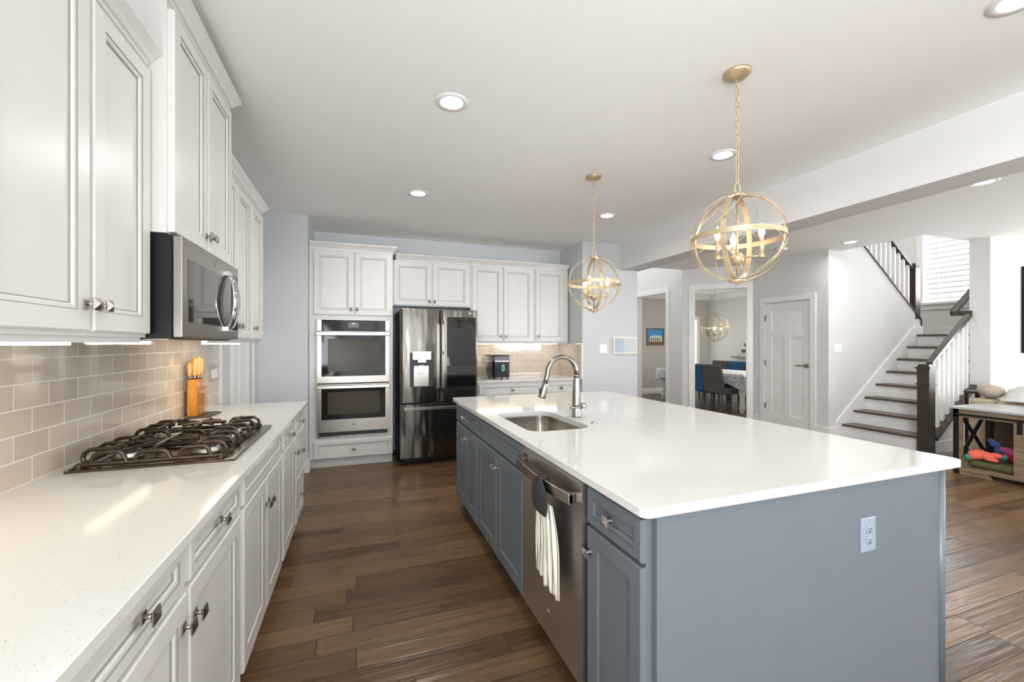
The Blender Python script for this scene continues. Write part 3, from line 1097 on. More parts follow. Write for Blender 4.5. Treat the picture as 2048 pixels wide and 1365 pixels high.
# under-cabinet strip lights
def strip(label, x0, x1, y0, y1, z):
    o = tag(MB().box(x0, x1, y0, y1, z, 1.3895).build('strip_light', M_strip), label, 'light')
    return o
strip('white strip light under the nearest left wall cabinet', -0.80, -0.76, 1.10, 1.53, 1.366)
strip('white strip light under the far left wall cabinet', -0.80, -0.76, 2.70, 3.30, 1.366)
strip('white strip light under the two-door cabinet right of the refrigerator', 1.42, 2.10, 5.46, 5.50, 1.364)
strip('white strip light under the single-door cabinet at the right end', 2.30, 2.62, 5.46, 5.50, 1.364)

# ------------------------------------------------------------------ island
isl = thing('kitchen_island', 'blue-grey panelled island body under the large white worktop', 'island', (1.75, 2.2, 0))
MB().box(0.80, 2.145, 1.008, 1.030, 0.0, 0.884).build('end_panel', M_blue, isl)
MB().box(1.36, 2.145, 1.030, 3.53, 0.0, 0.884 - 0.25).build('back_carcass', M_blue, isl)
MB().box(2.13, 2.148, 1.030, 3.53, 0.0, 0.884).build('back_panel', M_blue, isl)
mb = MB()
mb.lathe([(0.016, 0), (0.016, 0.884)], (2.150, 1.012, 0), 14)
mb.build('corner_post', M_blue, isl)
MB().box(2.10, 2.166, 0.995, 1.03, 0.0, 0.012).build('base_shoe', M_blue, isl)
MB().box(0.80, 2.145, 3.53, 3.536, 0, 0.884).build('far_panel', M_blue, isl)
G_IS = 'blue-grey island cabinets'
def is_cab(u0, u1, label, toe=True, closed=True):
    r = root_at(MIS, u0, u1, 0, 0.57, 'island_cabinet', label, 'cabinet', G_IS)
    mb = MB()
    if closed:
        mb.box(u0, u1, 0.10, 0.884, -0.57, 0, 0, MIS)
    else:
        mb.box(u0, u1, 0.10, 0.60, -0.57, 0, 0, MIS)
        mb.box(u0, u1, 0.60, 0.884, -0.02, 0, 0, MIS)
        mb.box(u0, u0 + 0.018, 0.60, 0.884, -0.57, -0.02, 0, MIS)
        mb.box(u1 - 0.018, u1, 0.60, 0.884, -0.57, -0.02, 0, MIS)
    mb.build('carcass', M_blue, r)
    MB().box(u0, u1, 0, 0.10, -0.57, -0.065, 0, MIS).build('toe_kick', M_blue, r)
    return r
r = is_cab(2.862, 3.528, 'blue-grey island cabinet at the far end, one drawer over a pair of doors')
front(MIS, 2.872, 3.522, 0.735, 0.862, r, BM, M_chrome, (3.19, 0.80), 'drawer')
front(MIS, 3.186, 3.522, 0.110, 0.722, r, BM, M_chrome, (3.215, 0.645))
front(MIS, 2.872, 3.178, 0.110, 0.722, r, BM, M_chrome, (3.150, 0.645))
r = is_cab(1.972, 2.858, 'blue-grey island sink cabinet with a plain front above a pair of doors', True, False)
front(MIS, 1.982, 2.848, 0.735, 0.862, r, BM, M_chrome, None, 'false_drawer_front', 0.03)
front(MIS, 2.420, 2.848, 0.110, 0.722, r, BM, M_chrome, (2.448, 0.640))
front(MIS, 1.982, 2.412, 0.110, 0.722, r, BM, M_chrome, (2.385, 0.640))
r = is_cab(1.031, 1.345, 'narrow blue-grey island cabinet between the dishwasher and the end panel')
front(MIS, 1.028, 1.338, 0.735, 0.862, r, BM, M_chrome, (1.183, 0.80), 'drawer')
front(MIS, 1.028, 1.338, 0.110, 0.722, r, BM, M_chrome, (1.312, 0.640))

# sink
def rr_loop(a0, a1, b0, b1, r_, n=8):
    pts = []
    for cx, cy, s0 in ((a1 - r_, b1 - r_, 0), (a0 + r_, b1 - r_, 1), (a0 + r_, b0 + r_, 2), (a1 - r_, b0 + r_, 3)):
        for k in range(n + 1):
            a = (s0 + k / n) * PI / 2
            pts.append((cx + r_ * math.cos(a), cy + r_ * math.sin(a)))
    return pts
sk = thing('sink', 'stainless undermount sink set in the island worktop', 'sink', (1.01, 2.34, 0.66))
mb = MB()
x0, x1, y0, y1 = SINK
loops = [(rr_loop(x0 - 0.025, x1 + 0.025, y0 - 0.025, y1 + 0.025, 0.1), 0.8835), (rr_loop(x0 - 0.004, x1 + 0.004, y0 - 0.004, y1 + 0.004, 0.085), 0.8835), (rr_loop(x0 - 0.004, x1 + 0.004, y0 - 0.004, y1 + 0.004, 0.085), 0.878),
         (rr_loop(x0 + 0.004, x1 - 0.004, y0 + 0.004, y1 - 0.004, 0.08), 0.72), (rr_loop(x0 + 0.02, x1 - 0.02, y0 + 0.02, y1 - 0.02, 0.075), 0.69), (rr_loop(x0 + 0.05, x1 - 0.05, y0 + 0.05, y1 - 0.05, 0.06), 0.68)]
vs_, fs = [], []
n = len(loops[0][0])
for lp, z in loops:
    vs_ += [(p[0], p[1], z) for p in lp]
for i in range(len(loops) - 1):
    for k in range(n):
        l = (k + 1) % n
        fs.append((i * n + k, i * n + l, (i + 1) * n + l, (i + 1) * n + k))
fs.append(tuple(range((len(loops) - 1) * n, len(loops) * n)))
mb.add(vs_, fs, 0, True)
mb.build('bowl', M_sink, sk)
MB().lathe([(0.045, 0.6805), (0.045, 0.684), (0.03, 0.686), (0.028, 0.682), (0.0, 0.682)], (1.01, 2.34, 0), 20).build('drain', M_chrome, sk)

# faucet
fx, fy = 1.268, 2.362
fa = thing('faucet', 'tall brushed steel gooseneck faucet behind the island sink', 'faucet', (fx, fy, 0.914))
MB().lathe([(0.029, 0.914), (0.029, 0.922), (0.027, 0.926), (0.0265, 1.00), (0.0245, 1.04), (0.0205, 1.10), (0.0175, 1.155), (0.0172, 1.16)], (fx, fy, 0), 24).build('body', M_faucet, fa)
pts = [(fx, fy, 1.158), (fx, fy, 1.19)]
R_ = 0.098
for k in range(0, 17):
    a = PI * k / 16 * 1.0
    pts.append((fx - R_ + R_ * math.cos(a), fy, 1.188 + R_ * math.sin(a) * 1.02))
pts.append((fx - 2 * R_ - 0.008, fy, 1.160))
pts.append((fx - 2 * R_ - 0.016, fy, 1.130))
MB().tube(pts, 0.0155, 16).build('spout', M_faucet, fa)
tp = Vector((fx - 2 * R_ - 0.016, fy, 1.130))
dr = Vector((-0.25, 0, -0.97)).normalized()
pts = [tp, tp + dr * 0.004, tp + dr * 0.03, tp + dr * 0.085, tp + dr * 0.092]
sh = MB().tube(pts, [0.0158, 0.0175, 0.0195, 0.0245, 0.0225], 18).build('spray_head', M_faucet, fa)
q = tp + dr * 0.05
MB().ball((q.x - 0.021, q.y - 0.004, q.z), 0.006, 0.010, 0.022, 12).build('spray_button', M_black, sh)
MB().tube([(fx + 0.012, fy - 0.012, 0.985), (fx + 0.036, fy - 0.036, 0.985), (fx + 0.044, fy - 0.044, 0.985)], [0.019, 0.019, 0.015], 18).build('valve', M_chrome, fa)
MB().tube([(fx + 0.028, fy - 0.038, 0.986), (fx - 0.03, fy - 0.046, 0.980), (fx - 0.062, fy - 0.046, 0.978)], [0.0085, 0.0075, 0.0075], 12).build('lever', M_faucet, fa)
MBb = MB().lathe([(0.021, 0.914), (0.021, 0.917), (0.015, 0.919), (0.013, 0.922), (0.0, 0.922)], (1.262, 2.135, 0), 20)
tag(MBb.build('air_switch_button', M_chrome), 'small round chrome button on the worktop beside the faucet', 'button')

# dishwasher
dw = thing('dishwasher', 'stainless dishwasher in the island with a bowed bar handle', 'dishwasher', (1.05, 1.66, 0))
MB().box(0.79, 1.35, 1.362, 1.957, 0.10, 0.868).build('tub', M_black, dw)
MB().box(0.84, 1.35, 1.362, 1.957, 0.0, 0.10).build('toe_panel', M_black, dw)
mb = MB()
mb.prism([(0.79, 0.112), (0.762, 0.112), (0.756, 0.118), (0.756, 0.80), (0.757, 0.855), (0.765, 0.865), (0.79, 0.865)], lambda p, q, w: (p, w, q), 1.364, 1.955)
dd = mb.build('door', M_dw, dw)
mb = MB()
for k in range(5):
    mb.box(0.7545, 0.757, 1.895, 1.945, 0.832 - 0.009 * k, 0.8365 - 0.009 * k)
mb.build('vent', M_black, dd)
mb = MB()
ys = [1.385 + 0.55 * k / 24 for k in range(25)]
def hx(y):
    s_ = (y - 1.66) / 0.275
    return 0.712 - 0.022 * (1 - s_ * s_)
vs_, fs = [], []
for y in ys:
    a = hx(y)
    vs_ += [(a, y, 0.782), (a + 0.018, y, 0.782), (a + 0.018, y, 0.824), (a, y, 0.824)]
for i in range(len(ys) - 1):
    for k in range(4):
        l = (k + 1) % 4
        fs.append((i * 4 + k, i * 4 + l, i * 4 + 4 + l, i * 4 + 4 + k))
fs += [(0, 1, 2, 3), tuple(len(vs_) - 4 + k for k in range(4))]
mb.add(vs_, fs)
mb.box(0.715, 0.757, 1.385, 1.41, 0.786, 0.82)
mb.box(0.715, 0.757, 1.91, 1.935, 0.786, 0.82)
mb.build('handle', M_steelbright, dd, bevel=0.002)


def emblem(M, u, v, n, r_, parent, mat):
    """round badge with a ring and two facing script loops"""
    mb = MB()
    mb.lathe([(r_, n), (r_, n + 0.0012), (r_ * 0.9, n + 0.0014), (r_ * 0.88, n + 0.0006), (0, n + 0.0006)], (0, 0, 0), 24, M=lambda x, y, z: M(u + x, v + y, z))
    for sgn in (1, -1):
        pts = []
        for k in range(15):
            a = PI * (0.1 + 1.6 * k / 14)
            pts.append(M(u + sgn * r_ * 0.33 + r_ * 0.30 * math.cos(a), v + r_ * 0.42 * math.sin(a), n + 0.001))
        mb.tube(pts, r_ * 0.055, 6)
    return mb.build('emblem', mat, parent)
emblem(lambda u, v, n: (0.756 - n, u, v), 1.669, 0.222, 0.0, 0.019, dd, M_nickel)

# towel hanging on the dishwasher handle
M_knit = plain('towel_knit_dark', (46, 45, 45), 0.95, var=0.25, nscale=160, bump=0.6, bscale=260)
def make_stripe():
    t = NT('towel_stripes')
    uv = t.n('ShaderNodeUVMap')
    sp = t.n('ShaderNodeSeparateXYZ')
    t.l(uv.outputs[0], sp.inputs[0])
    mu = t.n('ShaderNodeMath', operation='MULTIPLY')
    mu.inputs[1].default_value = 21.0
    t.l(sp.outputs[0], mu.inputs[0])
    fr = t.n('ShaderNodeMath', operation='FRACT')
    t.l(mu.outputs[0], fr.inputs[0])
    col = t.ramp(fr.outputs[0], [(0.0, lin((226, 219, 205))), (0.55, lin((232, 226, 213))), (0.66, lin((120, 116, 112))), (0.80, lin((150, 145, 138))), (0.88, lin((226, 219, 205)))])
    t.l(col, t.b.inputs['Base Color'])
    t.set(Roughness=0.95)
    t.bump(t.noise(t.coords(), 420, 2), 0.5, 0.003)
    return t.m
M_stripe = make_stripe()
tw = thing('hand_towel', 'cream striped hand towel with a dark knitted top on the dishwasher handle', 'towel', (0.70, 1.56, 0.43))
def towel_mesh():
    NU, NV = 49, 26
    me = bpy.data.meshes.new('cloth')
    vs_, fs, uvs = [], [], []
    for j in range(NV):
        t_ = j / (NV - 1)
        z = 0.735 - t_ * (0.735 - 0.435)
        half = 0.066 + 0.045 * (t_ ** 0.6)
        cy = 1.582 - 0.008 * t_
        for i in range(NU):
            s_ = i / (NU - 1)
            y = cy + half * (1 - 2 * s_)
            amp = 0.004 + 0.008 * min(1, t_ * 2)
            x = 0.708 + amp * math.sin(s_ * 2 * PI * 5 + 0.6 * math.sin(t_ * 4)) - 0.012 * math.sin(PI * s_) + 0.012 * t_
            zz = z - (0.048 * s_ * t_ ** 3) + 0.006 * math.sin(s_ * 20) * t_
            vs_.append((x, y, zz))
            uvs.append((s_, t_))
    for j in range(NV - 1):
        for i in range(NU - 1):
            fs.append((j * NU + i, j * NU + i + 1, (j + 1) * NU + i + 1, (j + 1) * NU + i))
    b = Vector(tw.location)
    me.from_pydata([tuple(Vector(v) - b) for v in vs_], [], fs)
    ul = me.uv_layers.new(name='UVMap')
    for lp in me.loops:
        ul.data[lp.index].uv = uvs[lp.vertex_index]
    me.polygons.foreach_set('use_smooth', [True] * len(fs))
    me.materials.append(M_stripe)
    o = bpy.data.objects.new('cloth', me)
    C.objects.link(o)
    o.parent = tw
    md = o.modifiers.new('thick', 'SOLIDIFY')
    md.thickness = 0.006
    return o
towel_mesh()
mb = MB()
prof = [(0.838, 0.012, 0.004), (0.826, 0.026, 0.007), (0.808, 0.052, 0.009), (0.780, 0.074, 0.011), (0.750, 0.079, 0.012), (0.722, 0.074, 0.011), (0.700, 0.066, 0.010)]
vs_, fs = [], []
SEG = 20
for z, hw, ht in prof:
    for k in range(SEG):
        a = 2 * PI * k / SEG
        vs_.append((0.690 - 0.011 + ht * math.sin(a) * (1 + 0.15 * math.sin(3 * a)), 1.578 + hw * math.cos(a), z + 0.006 * math.cos(a) * (hw > 0.03)))
for i in range(len(prof) - 1):
    for k in range(SEG):
        l = (k + 1) % SEG
        fs.append((i * SEG + k, i * SEG + l, (i + 1) * SEG + l, (i + 1) * SEG + k))
fs += [tuple(range(SEG)), tuple(range(len(vs_) - SEG, len(vs_)))]
mb.add(vs_, fs, 0, True)
mb.build('knitted_top', M_knit, tw)
mb = MB()
pts = [(0.680, 1.580, 0.800), (0.678, 1.580, 0.826), (0.690, 1.580, 0.8365), (0.708, 1.580, 0.8365), (0.720, 1.580, 0.828), (0.720, 1.580, 0.79), (0.708, 1.580, 0.772), (0.690, 1.58, 0.770)]
mb.tube(pts, 0.0065, 8)
mb.build('hanging_loop', M_knit, tw)

# outlets and switches
def plate(label, M, u, v, w, h, kind, mat, n0=0.0, cat='outlet', insmat=None):
    p = M(u, v, n0)
    nm = {'outlet': 'power_outlet', 'toggle': 'light_switch', 'rocker': 'light_switch'}[kind.split(':')[0]]
    r = thing(nm, label, 'outlet' if nm == 'power_outlet' else 'switch', M(u, v, n0))
    MB().rings(M, u - w / 2, u + w / 2, v - h / 2, v + h / 2, [(0, n0, 0), (0.0, n0 + 0.003, 0), (0.004, n0 + 0.006, 0)]).build('cover_plate', mat, r)
    cnt = int(kind.split(':')[1]) if ':' in kind else 1
    for c_ in range(cnt):
        uc = u + (c_ - (cnt - 1) / 2) * 0.046
        if kind.startswith('outlet'):
            for dv in (0.0195, -0.0195):
                mb = MB()
                mb.lathe([(0.017, n0 + 0.006), (0.017, n0 + 0.0078), (0.0165, n0 + 0.0082), (0, n0 + 0.0082)], (0, 0, 0), 22, M=lambda x, y, z: M(uc + x, v + dv + max(-0.0135, min(0.0135, y)), z))
                so = mb.build('socket', mat, r)
                mb = MB()
                mb.box(uc - 0.0075, uc - 0.0052, v + dv - 0.001, v + dv + 0.008, n0 + 0.008, n0 + 0.0086, 0, M)
                mb.box(uc + 0.0052, uc + 0.0075, v + dv - 0.001, v + dv + 0.008, n0 + 0.008, n0 + 0.0086, 0, M)
                mb.lathe([(0.0026, n0 + 0.008), (0.0026, n0 + 0.0086)], (0, 0, 0), 10, M=lambda x, y, z: M(uc + x, v + dv - 0.0075 + y, z))
                mb.build('slot', M_black, so)
        elif kind.startswith('toggle'):
            mb = MB()
            mb.box(uc - 0.006, uc + 0.006, v - 0.012, v + 0.012, n0 + 0.005, n0 + 0.0075, 0, M)
            mb.prism([(v - 0.003, n0 + 0.0075), (v + 0.007, n0 + 0.0075), (v + 0.011, n0 + 0.018), (v + 0.004, n0 + 0.018)], lambda p_, q_, w_: M(w_, p_, q_), uc - 0.004, uc + 0.004)
            mb.build('toggle', mat, r)
        else:
            mb = MB()
            mb.prism([(v - 0.033, n0 + 0.006), (v + 0.033, n0 + 0.006), (v + 0.033, n0 + 0.0075), (v, n0 + 0.0085), (v - 0.033, n0 + 0.011)], lambda p_, q_, w_: M(w_, p_, q_), uc - 0.0165, uc + 0.0165)
            mb.build('rocker', insmat or mat, r)
    return r
M_plategrey = plain('switch_plate_taupe', (176, 168, 160), 0.35)
plate('blue-grey painted power outlet on the island end panel', lambda u, v, n: (u, 1.008 - n, v), 1.712, 0.687, 0.078, 0.122, 'outlet', M_bluelight)
ME = lambda u, v, n: (XL + 0.007 + n, u, v)
plate('taupe power outlet on the left tile behind the knife block', ME, 3.20, 1.14, 0.075, 0.12, 'outlet', M_plategrey)
plate('taupe plate with three white rocker switches at the far end of the left tile', ME, 3.70, 1.15, 0.165, 0.12, 'rocker:3', M_plategrey, 0.0, 'switch', M_plate)
MBR = lambda u, v, n: (u, 5.03 - n, v)
plate('white double light switch between the tile and the wall screen', MBR, 3.115, 1.30, 0.118, 0.118, 'toggle:2', M_plate)
plate('white triple light switch on the stair wall', lambda u, v, n: (u, SY - n, v), 6.63, 1.298, 0.165, 0.118, 'toggle:3', M_plate)
plate('white light switch on the bright wall beside the dark screen', lambda u, v, n: (u, 3.08 - n, v), 7.95, 1.30, 0.118, 0.118, 'toggle:2', M_plate)

# wall screen with cord
sc_ = thing('wall_screen', 'small white-framed smart screen on the pale wall', 'screen', (3.45, 5.03, 1.34))
MB().rings(MBR, 3.255, 3.640, 1.225, 1.462, [(0, 0.0, 0), (0, 0.022, 0), (0.004, 0.026, 0), (0.022, 0.026, 0), (0.023, 0.024, 0)]).build('frame', plain('screen_frame', (226, 222, 208), 0.4), sc_)
def make_screen():
    t = NT('screen_content')
    g = t.n('ShaderNodeNewGeometry')
    sp = t.n('ShaderNodeSeparateXYZ')
    t.l(g.outputs['Position'], sp.inputs[0])
    mr = t.n('ShaderNodeMapRange')
    mr.inputs['From Min'].default_value = 3.27
    mr.inputs['From Max'].default_value = 3.63
    t.l(sp.outputs['X'], mr.inputs['Value'])
    c1 = t.ramp(mr.outputs[0], [(0.0, lin((196, 216, 236))), (0.42, lin((208, 224, 238))), (0.44, lin((232, 240, 240))), (1.0, lin((240, 244, 242)))])
    ms = t.n('ShaderNodeMath', operation='MULTIPLY')
    ms.inputs[1].default_value = 46
    t.l(sp.outputs['Z'], ms.inputs[0])
    fr = t.n('ShaderNodeMath', operation='FRACT')
    t.l(ms.outputs[0], fr.inputs[0])
    c2 = t.ramp(fr.outputs[0], [(0.0, (1, 1, 1)), (0.72, (1, 1, 1)), (0.78, (0.82, 0.88, 0.92)), (0.96, (0.82, 0.88, 0.92))])
    mx = t.n('ShaderNodeMixRGB', blend_type='MULTIPLY')
    mx.inputs['Fac'].default_value = 0.6
    t.l(c1, mx.inputs['Color1'])
    t.l(c2, mx.inputs['Color2'])
    t.b.inputs['Base Color'].default_value = (0.05, 0.05, 0.05, 1)
    t.l(mx.outputs[0], t.b.inputs['Emission Color'])
    t.b.inputs['Emission Strength'].default_value = 0.9
    t.set(Roughness=0.15)
    return t.m
MB().box(3.277, 3.618, 1.247, 1.440, 0.022, 0.0245, 0, MBR).build('display', make_screen(), sc_)
mb = MB()
mb.tube([(3.44 + 0.012 * math.sin(k * 0.9) - 0.004 * k, 5.026, 1.225 - 0.078 * k) for k in range(10)], 0.0022, 6)
mb.build('cord', M_plate, sc_)
tag(MB().lathe([(0.006, 0), (0.006, 0.004), (0, 0.006)], (0, 0, 0), 10, M=lambda x, y, z: (3.635 + x, 5.03 - z, 1.885 + y)).build('wall_hook', M_black), 'tiny black hook on the pale wall above the small screen', 'hook')

# ------------------------------------------------------------------ double oven
ov = thing('double_oven', 'stainless double wall oven with black glass in the tall cabinet', 'oven', (-0.065, 5.07, 0.34))
MO = lambda u, v, n: (u, 5.09 - n, v)
MB().box(-0.440, 0.308, 0.345, 1.636, -0.50, -0.001, 0, MO).build('housing', M_black, ov)
mb = MB()
mb.box(-0.443, -0.398, 1.512, 1.640, -0.001, 0.030, 0, MO)
mb.box(0.270, 0.311, 1.512, 1.640, -0.001, 0.030, 0, MO)
mb.box(-0.443, 0.311, 1.632, 1.640, -0.001, 0.030, 0, MO)
mb.build('trim_frame', M_steelbright, ov, bevel=0.002)
cp = MB().box(-0.398, 0.270, 1.512, 1.632, -0.001, 0.028, 0, MO).build('control_panel', M_glassblk, ov)
MB().box(-0.125, -0.015, 1.550, 1.608, 0.028, 0.0286, 0, MO).build('display', plain('oven_display', (66, 60, 53), 0.1), cp)
M_digits = emit('oven_digits', (225, 232, 228), 1.6)
lettering('display_digits', '2:01', 0.020, MO(-0.070, 1.588, 0.0292), cp, ov, M_digits, 0.0003, 'CENTER')
def oven_door(v0, v1, g0, g1, logo):
    mb = MB()
    u0, u1 = -0.443, 0.311
    mb.box(u0, -0.398, v0, v1, -0.001, 0.034, 0, MO)
    mb.box(0.270, u1, v0, v1, -0.001, 0.034, 0, MO)
    mb.box(-0.398, 0.270, v0, g0, -0.001, 0.034, 0, MO)
    mb.box(-0.398, 0.270, g1, v1, -0.001, 0.034, 0, MO)
    d = mb.build('oven_door', M_steel, ov)
    gl = MB().box(-0.398, 0.270, g0, g1, -0.001, 0.033, 0, MO).build('window', M_glassblk, d)
    MB().box(-0.335, 0.208, g0 + 0.055, g1 - 0.075, 0.033, 0.0334, 0, MO).build('inner_window', M_glassin, d)
    mb = MB()
    mb.box(-0.450, 0.318, v1 - 0.046, v1 - 0.008, 0.062, 0.086, 0, MO)
    mb.box(-0.436, -0.412, v1 - 0.042, v1 - 0.012, 0.03, 0.064, 0, MO)
    mb.box(0.280, 0.304, v1 - 0.042, v1 - 0.012, 0.03, 0.064, 0, MO)
    mb.build('handle', M_steelbright, d, bevel=0.006)
    if logo:
        emblem(MO, -0.066, (v0 + g0) / 2, 0.034, 0.017, d, M_steelbright)
oven_door(0.938, 1.505, 1.010, 1.498, False)
oven_door(0.398, 0.922, 0.535, 0.912, True)
mb = MB()
mb.box(-0.443, 0.311, 0.338, 0.352, -0.03, 0.018, 0, MO)
mb.box(-0.443, -0.425, 0.352, 0.392, -0.03, 0.018, 0, MO)
mb.box(0.293, 0.311, 0.352, 0.392, -0.03, 0.018, 0, MO)
mb.build('vent_trim', M_steel, ov)

# ------------------------------------------------------------------ refrigerator
fr_ = thing('refrigerator', 'dark stainless french-door refrigerator with a glass panel and dispenser', 'refrigerator', (0.857, 5.2, 0))
MF = lambda u, v, n: (u, 4.915 - n, v)
mb = MB()
mb.box(0.420, 1.292, 0.06, 1.752, -0.76, 0, 0, MF)
mb.box(0.46, 1.25, 0.02, 0.06, -0.70, -0.05, 0, MF)
mb.build('cabinet', M_blackside, fr_)
def fdoor(name, u0, u1, v0, v1):
    N = 14
    vs_ = []
    for k in range(N + 1):
        s_ = k / N
        u = u0 + (u1 - u0) * s_
        e = 0.068 - 0.010 * (2 * s_ - 1) ** 2
        if k in (0, N):
            e -= 0.008
        vs_.append((u, e))
    poly = [(u0, 0.004)] + vs_ + [(u1, 0.004)]
    return MB().prism(poly, lambda p, q, w: MF(p, w, q), v0, v1)
dl = fdoor('door', 0.414, 0.853, 0.706, 1.760).build('door', M_fridge, fr_)
drr = fdoor('door', 0.863, 1.300, 0.706, 1.760).build('door', M_fridge, fr_)
fz = fdoor('freezer_drawer', 0.414, 1.300, 0.088, 0.690).build('freezer_drawer', M_fridge, fr_)
for o in (dl, drr, fz):
    md = o.modifiers.new('bevel', 'BEVEL')
    md.width = 0.004
    md.segments = 2
    md.limit_method = 'ANGLE'
    md.angle_limit = math.radians(35)
def fhandle(u0, u1, v0, v1, par):
    mb = MB()
    NN = 16
    vs_, fs = [], []
    for k in range(NN + 1):
        s_ = k / NN
        v = v0 + (v1 - v0) * s_
        bow = 0.098 + 0.010 * (1 - (2 * s_ - 1) ** 2)
        if s_ in (0, 1):
            bow = 0.07
        vs_ += [MF(u0, v, 0.058), MF(u0, v, bow), MF(u1, v, bow), MF(u1, v, 0.058)]
    for i in range(NN):
        for k in range(4):
            l = (k + 1) % 4
            fs.append((i * 4 + k, i * 4 + l, i * 4 + 4 + l, i * 4 + 4 + k))
    fs += [(0, 1, 2, 3), tuple(len(vs_) - 4 + k for k in range(4))]
    mb.add(vs_, fs)
    return mb.build('handle', M_steel, par, bevel=0.002)
fhandle(0.815, 0.846, 0.815, 1.640, dl)
fhandle(0.870, 0.901, 0.815, 1.640, drr)
MB().box(0.880, 0.892, 1.245, 1.285, 0.105, 0.112, 0, MF).build('door_button', M_black, drr)
mb = MB()
mb.prism([(0.448, 0.058), (0.452, 0.098), (1.262, 0.098), (1.266, 0.058)], lambda p, q, w: MF(p, w, q), 0.625, 0.658)
mb.build('handle', M_steel, fz, bevel=0.003)
MB().box(0.936, 1.276, 0.872, 1.676, 0.055, 0.0705, 0, MF).build('glass_panel', plain('insta_glass', (12, 12, 12), 0.03, spec=0.8), drr)
# dispenser recess
mb = MB()
mb.box(0.520, 0.784, 0.885, 1.268, 0.058, 0.0708, 0, MF)
ds = mb.build('dispenser', M_black, dl)
MB().box(0.547, 0.756, 1.186, 1.286, 0.06, 0.082, 0, MF).build('dispenser_panel', M_steelbright, ds, bevel=0.004)
MB().box(0.564, 0.728, 0.892, 1.120, 0.062, 0.0725, 0, MF).build('dispenser_back', M_steelbright, ds)
mb = MB()
mb.box(0.605, 0.700, 1.155, 1.190, 0.064, 0.084, 0, MF)
mb.box(0.612, 0.675, 1.025, 1.128, 0.066, 0.080, 0, MF)
mb.build('dispenser_paddle', plain('dispenser_grey', (196, 194, 190), 0.3, metal=0.6), ds, bevel=0.004)
# logo: round badge and letters on the right door
mb = MB()
mb.lathe([(0.0155, 0.070), (0.0155, 0.0718), (0, 0.0718)], (0, 0, 0), 20, M=lambda x, y, z: MF(1.205 + x, 1.722 + y, z))
mb.build('emblem', plain('logo_grey', (205, 203, 198), 0.3, metal=0.4), drr)
lettering('logo_lettering', 'LG', 0.034, MF(1.228, 1.710, 0.071), drr, fr_, plain('logo_letters', (190, 188, 184), 0.35, metal=0.4), 0.0006)
for u in (0.455, 1.255):
    MB().lathe([(0.022, 0.0), (0.022, 0.02), (0.014, 0.022), (0.014, 0.06)], (0, 0, 0), 14, M=lambda x, y, z: (u + x, 4.97 + y, z)).build('foot', M_black, fr_)

# ------------------------------------------------------------------ microwave
mw = thing('microwave', 'stainless over-the-range microwave with a tall bowed handle', 'microwave', (-0.83, 2.25, 1.385))
MM = lambda u, v, n: (-0.645 + n, u, v)
MB().box(1.872, 2.624, 1.388, 1.768, -0.378, 0, 0, MM).build('body', M_blackside, mw)
mb = MB()
mb.box(1.872, 2.624, 1.384, 1.388, -0.36, -0.01, 0, MM)
mb.build('underside', M_steel, mw)
md_ = MB().box(1.871, 2.625, 1.392, 1.765, 0.002, 0.032, 0, MM).build('door', M_steel, mw, bevel=0.004)
MB().box(1.925, 2.392, 1.452, 1.690, 0.031, 0.0335, 0, MM).build('window', plain('microwave_glass', (58, 53, 49), 0.04, spec=0.8), md_)
mb = MB()
NN = 18
vs_, fs = [], []
for k in range(NN + 1):
    s_ = k / NN
    v = 1.436 + (1.716 - 1.436) * s_
    bow = 0.034 + 0.040 * math.sin(PI * min(1, max(0, s_))) ** 0.5
    hw = 0.030 + 0.018 * math.sin(PI * s_)
    vs_ += [MM(2.435 - hw, v, bow - 0.010), MM(2.435 - hw, v, bow), MM(2.435 + hw, v, bow + 0.002), MM(2.435 + hw, v, bow - 0.008)]
for i in range(NN):
    for k in range(4):
        l = (k + 1) % 4
        fs.append((i * 4 + k, i * 4 + l, i * 4 + 4 + l, i * 4 + 4 + k))
fs += [(0, 1, 2, 3), tuple(len(vs_) - 4 + k for k in range(4))]
mb.add(vs_, fs, 0, True)
mb.box(2.40, 2.47, 1.432, 1.452, 0.03, 0.045, 0, MM)
mb.box(2.40, 2.47, 1.700, 1.720, 0.03, 0.045, 0, MM)
mh = mb.build('handle', M_chrome, md_)
MB().box(2.500, 2.610, 1.432, 1.716, 0.0315, 0.0335, 0, MM).build('control_panel', M_glassblk, md_)
emblem(MM, 2.25, 1.728, 0.032, 0.013, md_, M_nickel)
MB().lathe([(0.011, 0), (0.011, 0.003), (0.007, 0.004), (0, 0.004)], (0, 0, 0), 14, M=lambda x, y, z: (-0.76 + x, 1.872 - z, 1.70 + y)).build('screw_cap', M_black, mw)

# ------------------------------------------------------------------ cooktop
ct = thing('gas_cooktop', 'built-in gas cooktop with dark cast-iron grates on the left worktop', 'cooktop', (-0.72, 2.283, 0.914))
mb = MB()
mb.box(-0.976, -0.459, 1.922, 2.645, 0.914, 0.9225)
mb.build('pan', M_cooktop, ct, bevel=0.003)
mb = MB()
mb.box(-0.495, -0.459, 1.922, 2.645, 0.9226, 0.926)
mb.box(-0.976, -0.962, 1.922, 2.645, 0.9226, 0.926)
mb.build('edge_trim', M_steel, ct, bevel=0.001)
burners = [(-0.855, 2.085, 0.042), (-0.600, 2.085, 0.048), (-0.855, 2.480, 0.048), (-0.600, 2.480, 0.036)]
for bx, by, br in burners:
    b = MB().lathe([(br * 1.12, 0.9226), (br * 1.12, 0.932), (br, 0.941), (br * 0.98, 0.946), (br * 0.4, 0.946), (0, 0.946)], (bx, by, 0), 24).build('burner', M_burner, ct)
    MB().lathe([(br * 0.80, 0.946), (br * 0.82, 0.953), (br * 0.7, 0.957), (0, 0.957)], (bx, by, 0), 24).build('burner_cap', M_black, b)
